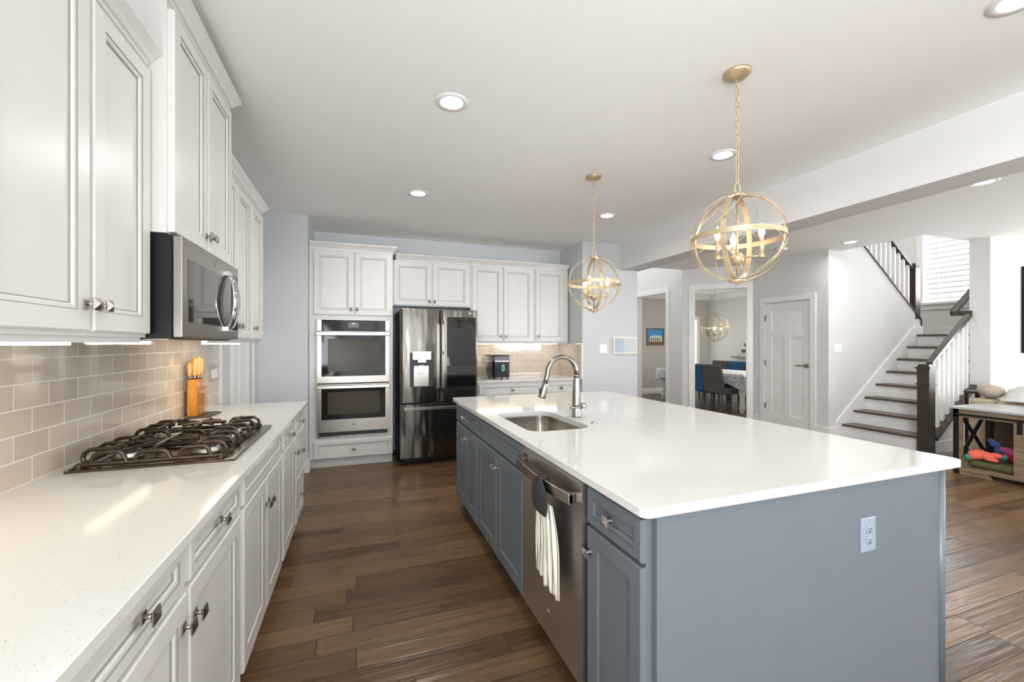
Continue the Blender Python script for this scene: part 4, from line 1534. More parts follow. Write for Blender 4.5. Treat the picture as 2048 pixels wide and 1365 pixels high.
def grate(y0, y1, centres):
    """cast frame: bottom rail, arched end walls, looped side fingers and long top bars that dip to the burners"""
    mb = MB()
    GX0, GX1 = -0.948, -0.512
    zb, zt = 0.9345, 0.982
    xm = (GX0 + GX1) / 2
    mb.tube([(GX0, y0, zb), (GX1, y0, zb), (GX1, y1, zb), (GX0, y1, zb)], 0.009, 8, closed=True)
    def arch(p, q, h0, h1):
        p, q = Vector(p), Vector(q)
        pts = [p.copy()]
        for k in range(11):
            t_ = k / 10
            hgt = (h1 - h0) * (1 - abs(2 * t_ - 1) ** 6)
            v = p.lerp(q, 0.03 + 0.94 * t_)
            v.z = h0 + hgt
            pts.append(v)
        pts.append(q.copy())
        mb.tube(pts, 0.0078, 8)
    for y in (y0, y1):
        arch((GX0 + 0.03, y, zb), (xm - 0.075, y, zb), zb, zt - 0.006)
        arch((xm - 0.06, y, zb), (xm + 0.06, y, zb), zb, zt - 0.012)
        arch((xm + 0.075, y, zb), (GX1 - 0.03, y, zb), zb, zt - 0.006)
    for (X, sgn) in ((GX0, 1), (GX1, -1)):
        for t_ in (0.14, 0.5, 0.86):
            y = y0 + (y1 - y0) * t_
            mb.tube([(X, y, zb), (X - sgn * 0.006, y, zb + 0.020), (X, y, zt - 0.012), (X + sgn * 0.014, y, zt - 0.002), (X + sgn * 0.035, y, zt), (X + sgn * 0.095, y, zt - 0.002), (X + sgn * 0.105, y, zt - 0.004)], 0.0078, 8)
    for dx in (-0.135, 0.135):
        for (ya, yb) in ((y0, y0 + (y1 - y0) * 0.40), (y1, y1 - (y1 - y0) * 0.40)):
            d_ = 1 if yb > ya else -1
            mb.tube([(xm + dx, ya, zt - 0.010), (xm + dx, ya + d_ * 0.012, zt), (xm + dx, yb, zt + 0.001)], 0.0075, 8)
    ymid = (y0 + y1) / 2
    mb.tube([(xm - 0.10, ymid, zt), (xm + 0.10, ymid, zt)], 0.0075, 8)
    mb.tube([(xm, y0, zt - 0.012), (xm, y0 + 0.02, zt), (xm, y1 - 0.02, zt), (xm, y1, zt - 0.012)], 0.0075, 8)
    for (sx, sy) in ((1, 1), (1, -1), (-1, 1), (-1, -1)):
        mb.tube([(xm, ymid, zt), (xm + sx * 0.06, ymid + sy * 0.06, zt)], 0.006, 8)
    for X in (GX0, GX1):
        for y in (y0, y1):
            mb.lathe([(0.012, 0.9226), (0.012, 0.937)], (X, y, 0), 10)
    return mb.build('grate', M_iron, ct)
grate(1.948, 2.228, [])
grate(2.338, 2.618, [])
for k in range(4):
    MB().lathe([(0.020, 0.9226), (0.019, 0.930), (0.017, 0.948), (0.014, 0.952), (0, 0.952)], (-0.865 + 0.10 * k, 2.283, 0), 18).build('control_knob', M_steelbright, ct)

# ------------------------------------------------------------------ knife block
kb = thing('knife_block', 'orange wood and clear acrylic knife block with wooden-handled knives', 'knife block', (-0.93, 3.17, 0.914))
mb = MB()
mb.prism([(-0.995, 3.06), (-0.875, 3.10), (-0.865, 3.29), (-0.905, 3.33), (-0.995, 3.30)], lambda p, q, w: (p, q, w), 0.914, 0.922)
mb.build('base', plain('knife_base', (70, 56, 48), 0.4), kb)
MB().box(-1.000, -0.950, 3.125, 3.262, 0.922, 1.148).build('wood_block', M_knifewood, kb, bevel=0.002)
MB().box(-0.9495, -0.930, 3.122, 3.265, 0.922, 1.140).build('acrylic_block', M_acryl, kb, bevel=0.002)
for k, (dx, y, z1_) in enumerate([(-0.992, 3.140, 1.255), (-0.968, 3.145, 1.283), (-0.958, 3.172, 1.287), (-0.985, 3.195, 1.275), (-0.957, 3.215, 1.280), (-0.966, 3.245, 1.270)]):
    kn = thing('knife', ['wooden-handled knife at the near left corner of the knife block', 'wooden-handled knife second from the near corner of the block', 'wooden-handled knife at the front edge of the block, longest handle',
                         'wooden-handled knife in the middle of the block, against the wall', 'wooden-handled knife in the middle of the block, towards the room', 'wooden-handled knife at the far end of the block'][k], 'knife', (dx, y, 1.148), 'knives in the knife block')
    mb = MB()
    mb.tube([(dx, y, 1.168), (dx, y, 1.19), (dx, y - 0.002, 1.23), (dx, y, z1_ - 0.012), (dx, y, z1_)], [0.010, 0.0125, 0.0150, 0.0135, 0.008], 12)
    mb.build('handle', M_handlewood, kn)
    MB().lathe([(0.0085, 1.1485), (0.0095, 1.168)], (dx, y, 0), 12).build('bolster', M_steel, kn)

# ------------------------------------------------------------------ ice maker
im = thing('ice_maker', 'dark navy countertop ice maker with a silver lid and green light', 'ice maker', (1.73, 5.36, 0.914))
MI = lambda u, v, n: (u, 5.245 - n, v)
def im_poly(f):
    return [(1.612, -0.33), (1.612, f - 0.03), (1.632, f), (1.828, f), (1.848, f - 0.03), (1.848, -0.33)]
MB().prism(im_poly(0.0), lambda p, q, w: (p, 5.245 - q, w), 0.932, 1.135).build('body', plain('navy_gloss', (24, 28, 44), 0.12), im)
MB().prism([(p, q) for p, q in im_poly(0.004)], lambda p, q, w: (p, 5.245 - q, w), 1.135, 1.150).build('band', M_steelbright, im)
MB().prism([(p, q) for p, q in im_poly(-0.004)], lambda p, q, w: (p, 5.245 - q, w), 1.150, 1.205).build('ice_window', plain('smoky_lid', (120, 122, 128), 0.08), im)
MB().prism([(p, q) for p, q in im_poly(0.004)], lambda p, q, w: (p, 5.245 - q, w), 1.205, 1.220).build('lid', M_blackside, im)
mb = MB()
pts = []
for k in range(24):
    a = 2 * PI * k / 24
    pts.append(MI(1.748 + 0.013 * math.cos(a), 1.055 + 0.026 * math.sin(a) + (0.014 if math.sin(a) > 0 else -0.014), 0.002))
mb.tube(pts, 0.0028, 6, closed=True)
mb.build('indicator_light', emit('green_led', (60, 220, 130), 1.8), im)
for u in (1.64, 1.82):
    for n in (-0.03, -0.29):
        MB().lathe([(0.012, 0.914), (0.012, 0.932)], (u, 5.245 - n, 0), 10).build('foot', M_black, im)

# ------------------------------------------------------------------ ceiling lights
def downlight(x, y, label, power, z=H):
    r = thing('recessed_light', label, 'light', (x, y, z), 'recessed ceiling lights')
    mb = MB()
    mb.lathe([(0.062, z - 0.004), (0.070, z - 0.006), (0.092, z - 0.004), (0.094, z)], (x, y, 0), 32)
    mb.build('trim_ring', M_trim, r)
    MB().lathe([(0.064, z - 0.0045), (0.03, z - 0.003), (0, z - 0.003)], (x, y, 0), 28).build('lens', M_can, r)
    if power:
        area('downlight_lamp', (x, y, z - 0.012), (0, 0, -1), 0.13, 0.13, power, (1.0, 0.975, 0.95), True, math.radians(165))
    return r
KP = 5.5
downlight(0.489, 2.391, 'recessed ceiling light nearest the camera on the left, above the aisle', KP * 1.0)
downlight(0.497, 3.942, 'recessed ceiling light in front of the oven and refrigerator', KP * 3)
downlight(2.480, 2.396, 'recessed ceiling light behind the near pendant chain', KP)
downlight(2.488, 3.947, 'recessed ceiling light right of the far pendant chain', KP * 1.4)
downlight(2.471, 0.915, 'recessed ceiling light cut by the top right corner of the photo', KP)
downlight(0.489, 0.84, 'recessed ceiling light above the camera, out of the frame', KP * 0.6)
downlight(6.23, 3.88, 'recessed ceiling light in front of the stair opening', KP * 2)
downlight(4.98, 2.05, 'recessed ceiling light just beyond the beam on the right', KP * 4)
downlight(4.98, 0.30, 'added fill downlight in the family room, out of the frame', KP * 2)  # added out of view to brighten the hall and closet wall
downlight(7.40, 1.60, 'added fill downlight above the sofa, out of the frame', KP * 0.4)  # second added lamp, unseen, more fill for the family side
tag(MB().lathe([(0.065, H - 0.035), (0.07, H - 0.03), (0.07, H)], (5.707, 4.46, 0), 24).build('smoke_detector', M_plate), 'small white smoke detector on the ceiling before the closet door', 'smoke detector')

# ------------------------------------------------------------------ orb pendants
def band(mb, c, e1, e2, e3, R, w, t, a0=0, a1=2 * PI, n=64):
    """flat strip ring in the plane e1,e2, width along e3"""
    vs_, fs = [], []
    c, e1, e2, e3 = Vector(c), Vector(e1), Vector(e2), Vector(e3)
    closed = abs(a1 - a0 - 2 * PI) < 1e-6
    m = n if closed else n + 1
    for k in range(m):
        a = a0 + (a1 - a0) * k / n
        d = e1 * math.cos(a) + e2 * math.sin(a)
        for (rr_, ww) in ((R, -w / 2), (R, w / 2), (R - t, w / 2), (R - t, -w / 2)):
            vs_.append(c + d * rr_ + e3 * ww)
    for k in range(n):
        j = (k + 1) % m
        for i in range(4):
            l = (i + 1) % 4
            fs.append((k * 4 + i, k * 4 + l, j * 4 + l, j * 4 + i))
    if not closed:
        fs += [(0, 1, 2, 3), tuple((m - 1) * 4 + i for i in range(4))]
    mb.add(vs_, fs, 0, False)


def orb(name, label, cat, x, y, zc, R, ztop, arms, yaw, group, metal, sleeve, chain=True, arm0=0.45, wires=True):
    r = thing(name, label, cat, (x, y, ztop), group)
    MB().lathe([(0.012, ztop - 0.034), (0.02, ztop - 0.03), (0.05, ztop - 0.022), (0.064, ztop - 0.010), (0.066, ztop)], (x, y, 0), 28).build('canopy', metal, r)
    top = zc + R
    if chain:
        mb = MB()
        z = ztop - 0.034
        zend = top + 0.065
        nlk = max(1, round((z - zend) / 0.036))
        st = (z - zend) / nlk
        for k in range(nlk):
            zc_ = z - st * (k + 0.5)
            ax = Vector((1, 0, 0)) if k % 2 else Vector((0, 1, 0))
            pts = []
            for i in range(12):
                a = 2 * PI * i / 12
                pts.append(Vector((x, y, zc_)) + ax * 0.0085 * math.cos(a) + Vector((0, 0, 1)) * (st * 0.60) * math.sin(a))
            mb.tube(pts, 0.0022, 6, closed=True)
        mb.build('chain', metal, r)
        mb = MB()
        mb.tube([(x + 0.018 * math.cos(2 * PI * i / 16), y, top + 0.036 + 0.026 * math.sin(2 * PI * i / 16)) for i in range(16)], 0.0034, 8, closed=True)
        mb.build('hanging_ring', metal, r)
    else:
        MB().tube([(x, y, ztop - 0.03), (x, y, top)], 0.004, 8).build('stem', metal, r)
    c = Vector((x, y, zc))
    Z = Vector((0, 0, 1))
    def az(a):
        return Vector((math.cos(a + yaw), math.sin(a + yaw), 0))
    mb = MB()
    band(mb, c, az(0), az(PI / 2), Z, R, R * 0.115, 0.003)
    mb.build('equator_band', metal, r)
    for k in range(2):
        mb = MB()
        band(mb, c, az(k * PI / 2), Z, az(k * PI / 2 + PI / 2), R - 0.004 - 0.002 * k, R * 0.115, 0.003)
        mb.build('meridian_band', metal, r)
    mb = MB()
    mb.lathe([(0.036, top - 0.010), (0.038, top - 0.006), (0.038, top + 0.004), (0.02, top + 0.010), (0, top + 0.012)], (x, y, 0), 24)
    mb.build('top_cap', metal, r)
    b0 = zc - R
    mb = MB()
    mb.lathe([(0, b0 - 0.026), (0.008, b0 - 0.022), (0.008, b0 - 0.012), (0.038, b0 - 0.008), (0.042, b0), (0.036, b0 + 0.008)], (x, y, 0), 24)
    mb.build('finial', metal, r)
    if wires:
        for up in (1, -1):
            for k in range(4):
                d = (az(PI / 4 + k * PI / 2) + Z * up).normalized()
                t1 = d.cross(Z).normalized()
                t2 = d.cross(t1)
                rr_ = (R + 0.001) * math.sin(PI / 4)
                cc = c + d * (R + 0.001) * math.cos(PI / 4)
                mb = MB()
                mb.tube([cc + (t1 * math.cos(2 * PI * i / 40) + t2 * math.sin(2 * PI * i / 40)) * rr_ for i in range(40)], 0.0019, 6, closed=True)
                mb.build('wire_loop', metal, r)
    MB().tube([(x, y, top), (x, y, b0)], 0.0058, 10).build('rod', metal, r)
    zh = zc - R * 0.48
    MB().ball((x, y, zh), R * 0.155, seg=20).build('hub', metal, r)
    for k in range(arms):
        d = az(arm0 + 2 * PI * k / arms)
        ra = R * 0.52
        p = c + d * ra
        mb = MB()
        mb.tube([(x + d.x * 0.02, y + d.y * 0.02, zh), (p.x, p.y, zh)], 0.0045, 8)
        mb.lathe([(0.011, zh - 0.012), (0.0125, zh - 0.008), (0.0125, zh + 0.010), (0.010, zh + 0.012)], (p.x, p.y, 0), 14)
        a_ = mb.build('arm', metal, r)
        MB().lathe([(0.0095, zh + 0.012), (0.0095, zh + 0.085)], (p.x, p.y, 0), 14).build('candle_sleeve', sleeve, a_)
        zb_ = zh + 0.085
        MB().lathe([(0.006, zb_), (0.011, zb_ + 0.012), (0.0155, zb_ + 0.028), (0.013, zb_ + 0.044), (0.006, zb_ + 0.062), (0.0, zb_ + 0.074)], (p.x, p.y, 0), 14).build('bulb', M_bulb, a_)
    return r
GP = 'gold orb pendants above the island'
orb('orb_pendant', 'gold wire orb pendant hanging nearest, over the near end of the island', 'pendant light', 1.797, 1.645, 1.905, 0.216, H, 3, 0.457, GP, M_gold, M_goldpale)
orb('orb_pendant', 'gold wire orb pendant hanging over the far end of the island', 'pendant light', 1.803, 3.058, 1.862, 0.216, H, 3, 1.32, GP, M_gold, M_goldpale)
M_silver = plain('champagne_metal', (190, 178, 158), 0.35, metal=0.85)
orb('orb_chandelier', 'large orb chandelier with candle bulbs over the dining table', 'chandelier', 7.32, 7.30, 1.732, 0.305, H, 6, 0.3, None, M_silver, M_goldpale, False)

# ------------------------------------------------------------------ staircase
st = thing('staircase', 'white staircase with dark treads, newel post and turned landing', 'staircase', (7.6, 3.8, 0))
RISE, RUN = 0.19, 0.253
X0 = 6.70
YR = 3.36
for i in range(8):
    xn = X0 + RUN * i
    z = RISE * (i + 1)
    MB().box(xn + 0.012, xn + 0.03, YR, 4.27, z - RISE, z - 0.03).build('riser', M_trim, st)
    x1_ = xn + RUN + 0.03 if i < 7 else 9.5
    MB().box(xn - 0.022, x1_, YR - 0.02 if i < 7 else 3.285, 4.27 if i < 7 else 5.42, z - 0.03, z).build('tread' if i < 7 else 'landing', M_treadwood if i < 7 else M_treadwood, st, bevel=0.006)
# wall skirt board
mb = MB()
mb.prism([(6.58, 0), (8.62, 0), (8.62, 1.66), (8.43, 1.66), (8.36, 1.62), (6.66, 0.30), (6.58, 0.22)], lambda p, q, w: (p, w, q), 4.268, 4.289)
mb.build('wall_skirt', M_trim, st)
# outer closed stringer: white wedge wall, dark sloping cap
def capz(x):
    return 0.14 + 0.75 * (x - 6.70)
mb = MB()
mb.prism([(6.80, 0), (7.618, 0), (7.618, capz(7.618) - 0.03), (6.80, capz(6.80) - 0.03)], lambda p, q, w: (p, w, q), 3.24, 3.335)
mb.build('stringer_wall', M_wallwarm, st)
MB().box(6.80, 7.60, 3.222, 3.24, 0, 0.14).build('stringer_baseboard', M_trim, st)
mb = MB()
mb.prism([(6.77, capz(6.77) - 0.035), (7.90, capz(7.90) - 0.035), (7.90, capz(7.90)), (6.77, capz(6.77))], lambda p, q, w: (p, w, q), 3.205, 3.36)
mb.build('stringer_cap', M_darkwood, st)
# newel
mb = MB()
nx, ny = 6.695, 3.285
mb.box(nx - 0.062, nx + 0.062, ny - 0.062, ny + 0.062, 0, 1.09)
mb.box(nx - 0.072, nx + 0.072, ny - 0.072, ny + 0.072, 0.855, 0.872)
mb.box(nx - 0.070, nx + 0.070, ny - 0.070, ny + 0.070, 1.045, 1.062)
mb.box(nx - 0.080, nx + 0.080, ny - 0.080, ny + 0.080, 1.062, 1.076)
mb.prism([(-0.055, 1.09), (0.055, 1.09), (0.055, 1.112), (-0.055, 1.112)], lambda p, q, w: (nx + p, ny + w, q), -0.055, 0.055)
mb.build('newel_post', M_darkwood, st)
def railz(x):
    return 1.115 + 0.745 * (x - 6.76)
mb = MB()
mb.prism([(6.757, railz(6.757) - 0.03), (7.66, railz(7.66) - 0.03), (7.66, railz(7.66) + 0.03), (6.757, railz(6.757) + 0.03)], lambda p, q, w: (p, w, q), 3.25, 3.32)
mb.box(7.60, 7.70, 3.25, 3.47, railz(7.66) - 0.035, railz(7.66) + 0.025)
mb.prism([(7.60, railz(7.66) - 0.03), (9.3, railz(9.32) - 0.03), (9.3, railz(9.32) + 0.03), (7.60, railz(7.66) + 0.025)], lambda p, q, w: (p, w, q), 3.40, 3.47)
mb.build('handrail', M_darkwood, st, bevel=0.006)
for k in range(8):
    x = 6.83 + 0.104 * k
    mb = MB()
    mb.prism([(x - 0.017, capz(x - 0.017) - 0.003), (x + 0.017, capz(x + 0.017) - 0.003), (x + 0.017, railz(x + 0.017) - 0.028), (x - 0.017, railz(x - 0.017) - 0.028)], lambda p, q, w: (p, w, q), 3.268, 3.302)
    mb.build('baluster', M_trim, st)
# upper flight
def cap2(x):
    return 1.756 + 0.777 * (8.6 - x)
mb = MB()
mb.prism([(8.612, cap2(8.612)), (6.62, cap2(6.62)), (6.62, cap2(6.62) + 0.026), (8.612, cap2(8.612) + 0.026)], lambda p, q, w: (p, w, q), SY - 0.014, SY + 0.114)
mb.box(8.598, 8.614, SY - 0.014, SY + 0.114, 1.52, cap2(8.612) + 0.02)
mb.build('upper_cap', M_darkwood, st)
mb = MB()
n2x, n2y = 8.52, SY + 0.05
mb.box(n2x - 0.062, n2x + 0.062, n2y - 0.055, n2y + 0.062, cap2(n2x + 0.06), 2.62)
mb.box(n2x - 0.078, n2x + 0.078, n2y - 0.072, n2y + 0.078, 2.62, 2.64)
mb.box(n2x - 0.055, n2x + 0.055, n2y - 0.05, n2y + 0.055, 2.64, 2.675)
mb.build('upper_newel_post', M_darkwood, st)
mb = MB()
def rail2(x):
    return cap2(x) + 0.72
mb.prism([(8.47, rail2(8.47) - 0.03), (6.75, rail2(6.75) - 0.03), (6.75, rail2(6.75) + 0.03), (8.47, rail2(8.47) + 0.03)], lambda p, q, w: (p, w, q), SY + 0.015, SY + 0.085)
mb.build('upper_handrail', M_darkwood, st, bevel=0.006)
for k in range(13):
    x = 8.36 - 0.115 * k
    mb = MB()
    mb.prism([(x - 0.017, cap2(x - 0.017) + 0.02), (x + 0.017, cap2(x + 0.017) + 0.02), (x + 0.017, rail2(x + 0.017) - 0.02), (x - 0.017, rail2(x - 0.017) - 0.02)], lambda p, q, w: (p, w, q), SY + 0.033, SY + 0.067)
    mb.build('baluster', M_trim, st)
mb = MB()
for i in range(8):
    mb.box(8.6 - RUN * (i + 1), 8.6 - RUN * i + 0.02, SY + 0.101, 5.42, 1.52 + RISE * i, 1.52 + RISE * (i + 1))
mb.build('upper_steps', M_treadwood, st)

# dark wall screen at the right edge
tv = thing('television', 'black flat television cut by the right edge, on the bright wall', 'television', (9.0, 3.08, 1.8))
MB().box(8.352, 9.75, 3.028, 3.079, 1.245, 2.405).build('housing', M_blackside, tv, bevel=0.004)
MB().box(8.372, 9.73, 3.0265, 3.03, 1.265, 2.385).build('screen', plain('tv_glass', (10, 13, 18), 0.06), tv)

# ------------------------------------------------------------------ console with dog bed, toys
cn = thing('sofa_console', 'rustic wood console crate with black X brace and sliding door rail behind the sofa', 'console', (6.22, 2.1, 0))
CY0, CY1 = 1.25, 2.69
CX0, CX1 = 5.95, 6.60
MB().box(CX0 - 0.015, CX1 + 0.015, CY0 - 0.02, CY1 + 0.02, 0.682, 0.706).build('top', M_console, cn, bevel=0.003)
mb = MB()
mb.box(CX0, CX0 + 0.03, CY0, CY1, 0.598, 0.682)
mb.build('apron', M_rustic, cn)
for x in (CX0, CX1 - 0.045):
    for y in (CY0, CY1 - 0.045):
        o = MB().box(x, x + 0.045, y, y + 0.045, 0.0, 0.682).build('leg', M_black, cn)
mb = MB()
mb.box(CX0 + 0.001, CX0 + 0.035, CY1 - 0.068, CY1 - 0.046, 0.085, 0.598)
mb.build('front_stile', M_rustic, cn)
mb = MB()
mb.box(CX0 - 0.012, CX0, CY0, CY1 - 0.02, 0.616, 0.638)
mb.build('door_rail', M_black, cn)
MB().box(CX0 - 0.02, CX0 - 0.012, 2.18, 2.215, 0.50, 0.64).build('rail_hanger', M_black, cn)
mb = MB()
MB().box(CX0, CX1, CY0, CY1 - 0.01, 0.045, 0.085).build('bottom_shelf', M_rustic, cn)
mb = MB()
mb.prism([(CY1 - 0.05, 0.0), (CY1 - 0.30, 0.0), (CY1 - 0.26, 0.045), (CY1 - 0.05, 0.045)], lambda p, q, w: (w, p, q), CX0 + 0.004, CX0 + 0.03)
mb.build('bracket_foot', M_rustic, cn)
MB().box(CX1 - 0.02, CX1 - 0.001, CY0, 2.62, 0.085, 0.68).build('back_panel', make_wood('console_back_oak', (84, 67, 52), (112, 92, 74), 0.6, (3, 3, 26)), cn)
dd = MB()
for (a, b, c_, d_) in ((2.16, 2.24, 0.06, 0.60), (1.72, 2.16, 0.06, 0.14), (1.72, 2.16, 0.52, 0.60), (1.64, 1.72, 0.06, 0.60)):
    dd.box(CX0 - 0.012, CX0 + 0.008, a, b, c_, d_)
sd = dd.build('sliding_door', M_rustic, cn)
MB().box(CX0 - 0.004, CX0 + 0.002, 1.72, 2.16, 0.14, 0.52).build('door_mesh', M_black, sd)
def xbar(p, q):
    mb = MB()
    a, b = Vector(p), Vector(q)
    mb.tube([a, b], 0.021, 4, smooth=False)
    return mb.build('cross_brace', M_black, cn)
xbar((CX0 + 0.05, CY1 - 0.02, 0.66), (CX1 - 0.05, CY1 - 0.02, 0.12))
xbar((CX0 + 0.05, CY1 - 0.02, 0.12), (CX1 - 0.05, CY1 - 0.02, 0.66))

M_olive = plain('olive_cushion', (84, 84, 46), 0.9, var=0.15, bump=0.3)
mb = MB()
mb.box(5.985, 6.56, 1.85, 2.60, 0.0855, 0.160)
tag(mb.build('dog_cushion', M_olive, bevel=0.038, segs=4), 'olive green dog cushion inside the console crate', 'cushion')

def plush(label, mat, balls, vox=0.011, mat2=None, parts=None):
    r = thing('plush_toy', label, 'toy', balls[0][0][:2] + (0.19,), 'plush toys on the dog cushion')
    mb = MB()
    for c_, r3 in balls:
        mb.ball((c_[0] + 0.02, c_[1], c_[2] - 0.030), *r3, seg=14)
    mb.build('body', mat, r, remesh=vox)
    for nm, m2, bl in (parts or []):
        mb = MB()
        for c_, r3 in bl:
            mb.ball((c_[0] + 0.02, c_[1], c_[2] - 0.030), *r3, seg=14)
        mb.build(nm, m2, r, remesh=0.009)
    return r
M_coral = plain('coral_plush', (228, 106, 84), 0.95, var=0.12, nscale=60, bump=0.4)
M_teal = plain('teal_plush', (56, 132, 116), 0.95, var=0.1, bump=0.4)
M_blueplush = plain('blue_plush', (86, 106, 172), 0.95, var=0.3, nscale=30, bump=0.4)
M_pink = plain('pink_plush', (205, 92, 148), 0.95, var=0.1, bump=0.4)
M_red = plain('red_plush', (196, 20, 54), 0.95, var=0.1, bump=0.4)
plush('coral and teal plush toy at the left front of the dog cushion', M_coral,
      [((6.02, 2.54, 0.245), (0.06, 0.075, 0.05)), ((6.02, 2.47, 0.250), (0.045, 0.06, 0.045)), ((5.985, 2.42, 0.225), (0.025, 0.06, 0.022)), ((6.06, 2.42, 0.26), (0.04, 0.06, 0.03)), ((6.10, 2.55, 0.26), (0.05, 0.05, 0.035)), ((5.985, 2.56, 0.235), (0.03, 0.04, 0.045))],
      parts=[('belly', M_teal, [((5.965, 2.59, 0.215), (0.024, 0.035, 0.035)), ((6.08, 2.36, 0.255), (0.03, 0.022, 0.032))])])
plush('blue plush toy at the back of the dog cushion', M_blueplush,
      [((6.36, 2.50, 0.255), (0.05, 0.05, 0.055)), ((6.37, 2.55, 0.325), (0.035, 0.045, 0.035)), ((6.35, 2.45, 0.25), (0.04, 0.045, 0.04)), ((6.38, 2.585, 0.36), (0.02, 0.03, 0.025)), ((6.30, 2.42, 0.24), (0.03, 0.04, 0.03))])
plush('red and pink plush toy at the right of the dog cushion', M_red,
      [((6.16, 2.32, 0.245), (0.06, 0.075, 0.05)), ((6.12, 2.27, 0.235), (0.05, 0.05, 0.045)), ((6.22, 2.38, 0.25), (0.045, 0.055, 0.045))],
      parts=[('head', M_pink, [((6.15, 2.37, 0.315), (0.03, 0.035, 0.035)), ((6.14, 2.33, 0.300), (0.024, 0.03, 0.04)), ((6.16, 2.41, 0.325), (0.018, 0.022, 0.022))])])

# sofa and blanket
M_tan = plain('sofa_tan_linen', (186, 170, 146), 0.95, var=0.06, nscale=60, bump=0.4, bscale=500)
sf = thing('sofa', 'tan upholstered sofa backed against the console', 'sofa', (7.0, 1.6, 0))
MB().box(6.74, 7.58, 0.62, 2.70, 0.10, 0.42).build('base', M_tan, sf, bevel=0.03, segs=3)
MB().box(6.72, 6.96, 0.62, 2.70, 0.42, 0.72).build('backrest', M_tan, sf, bevel=0.06, segs=4)
MB().box(6.72, 7.58, 2.705, 2.895, 0.10, 0.735).build('armrest', M_tan, sf, bevel=0.03, segs=3)
MB().box(6.97, 7.58, 1.65, 2.64, 0.42, 0.56).build('seat_cushion', M_tan, sf, bevel=0.04, segs=3)
MB().box(6.97, 7.58, 0.64, 1.64, 0.42, 0.56).build('seat_cushion', M_tan, sf, bevel=0.04, segs=3)
for x in (6.80, 7.52):
    for y in (0.70, 2.80):
        MB().box(x - 0.03, x + 0.03, y - 0.03, y + 0.03, 0, 0.10).build('leg', M_darkwood, sf)
mb = MB()
pts = [(6.66, 2.72, 0.80), (6.665, 2.60, 0.812), (6.67, 2.45, 0.815)]
M_fauxfur = plain('pillow_taupe', (168, 156, 142), 0.95, var=0.12, nscale=50, bump=0.5)
mb.ball((6.87, 2.765, 0.815), 0.135, 0.105, 0.078, seg=20)
tag(mb.build('throw_pillow', M_fauxfur), 'taupe throw pillow on the end of the sofa back', 'pillow')
def blanket():
    NU, NV = 44, 22
    vs_, fs = [], []
    for j in range(NV):
        t_ = j / (NV - 1)
        for i in range(NU):
            s_ = i / (NU - 1)
            y = 2.62 - 1.6 * s_
            a = (t_ - 0.5) * 2
            x = 6.84 + 0.18 * a
            z = 0.905 - 0.16 * abs(a) ** 2.6 + 0.035 * math.sin(s_ * 9 + 2.5 * a) + 0.014 * math.sin(s_ * 31 + 4 * a) - 0.05 * math.exp(-(s_ / 0.05) ** 2)
            vs_.append((x + 0.012 * math.sin(s_ * 14), y, max(z - 0.045, 0.735)))
    for j in range(NV - 1):
        for i in range(NU - 1):
            fs.append((j * NU + i, j * NU + i + 1, (j + 1) * NU + i + 1, (j + 1) * NU + i))
    o = MB().add(vs_, fs, 0, True).build('blanket', plain('blanket_grey_stripe', (206, 206, 204), 0.95, var=0.10, nscale=18, bump=0.3))
    md = o.modifiers.new('thick', 'SOLIDIFY')
    md.thickness = 0.02
    md.offset = 1
    return tag(o, 'pale grey blanket bunched over the sofa back', 'blanket')
blanket()
et = thing('end_table', 'dark metal and wood end table beside the sofa arm', 'table', (7.1, 3.0, 0))
MB().box(6.98, 7.24, 2.90, 3.06, 0.765, 0.795).build('table_top', M_darkwood, et, bevel=0.003)
for x in (6.99, 7.205):
    for y in (2.91, 3.025):
        MB().box(x, x + 0.025, y, y + 0.025, 0, 0.765).build('leg', M_black, et)

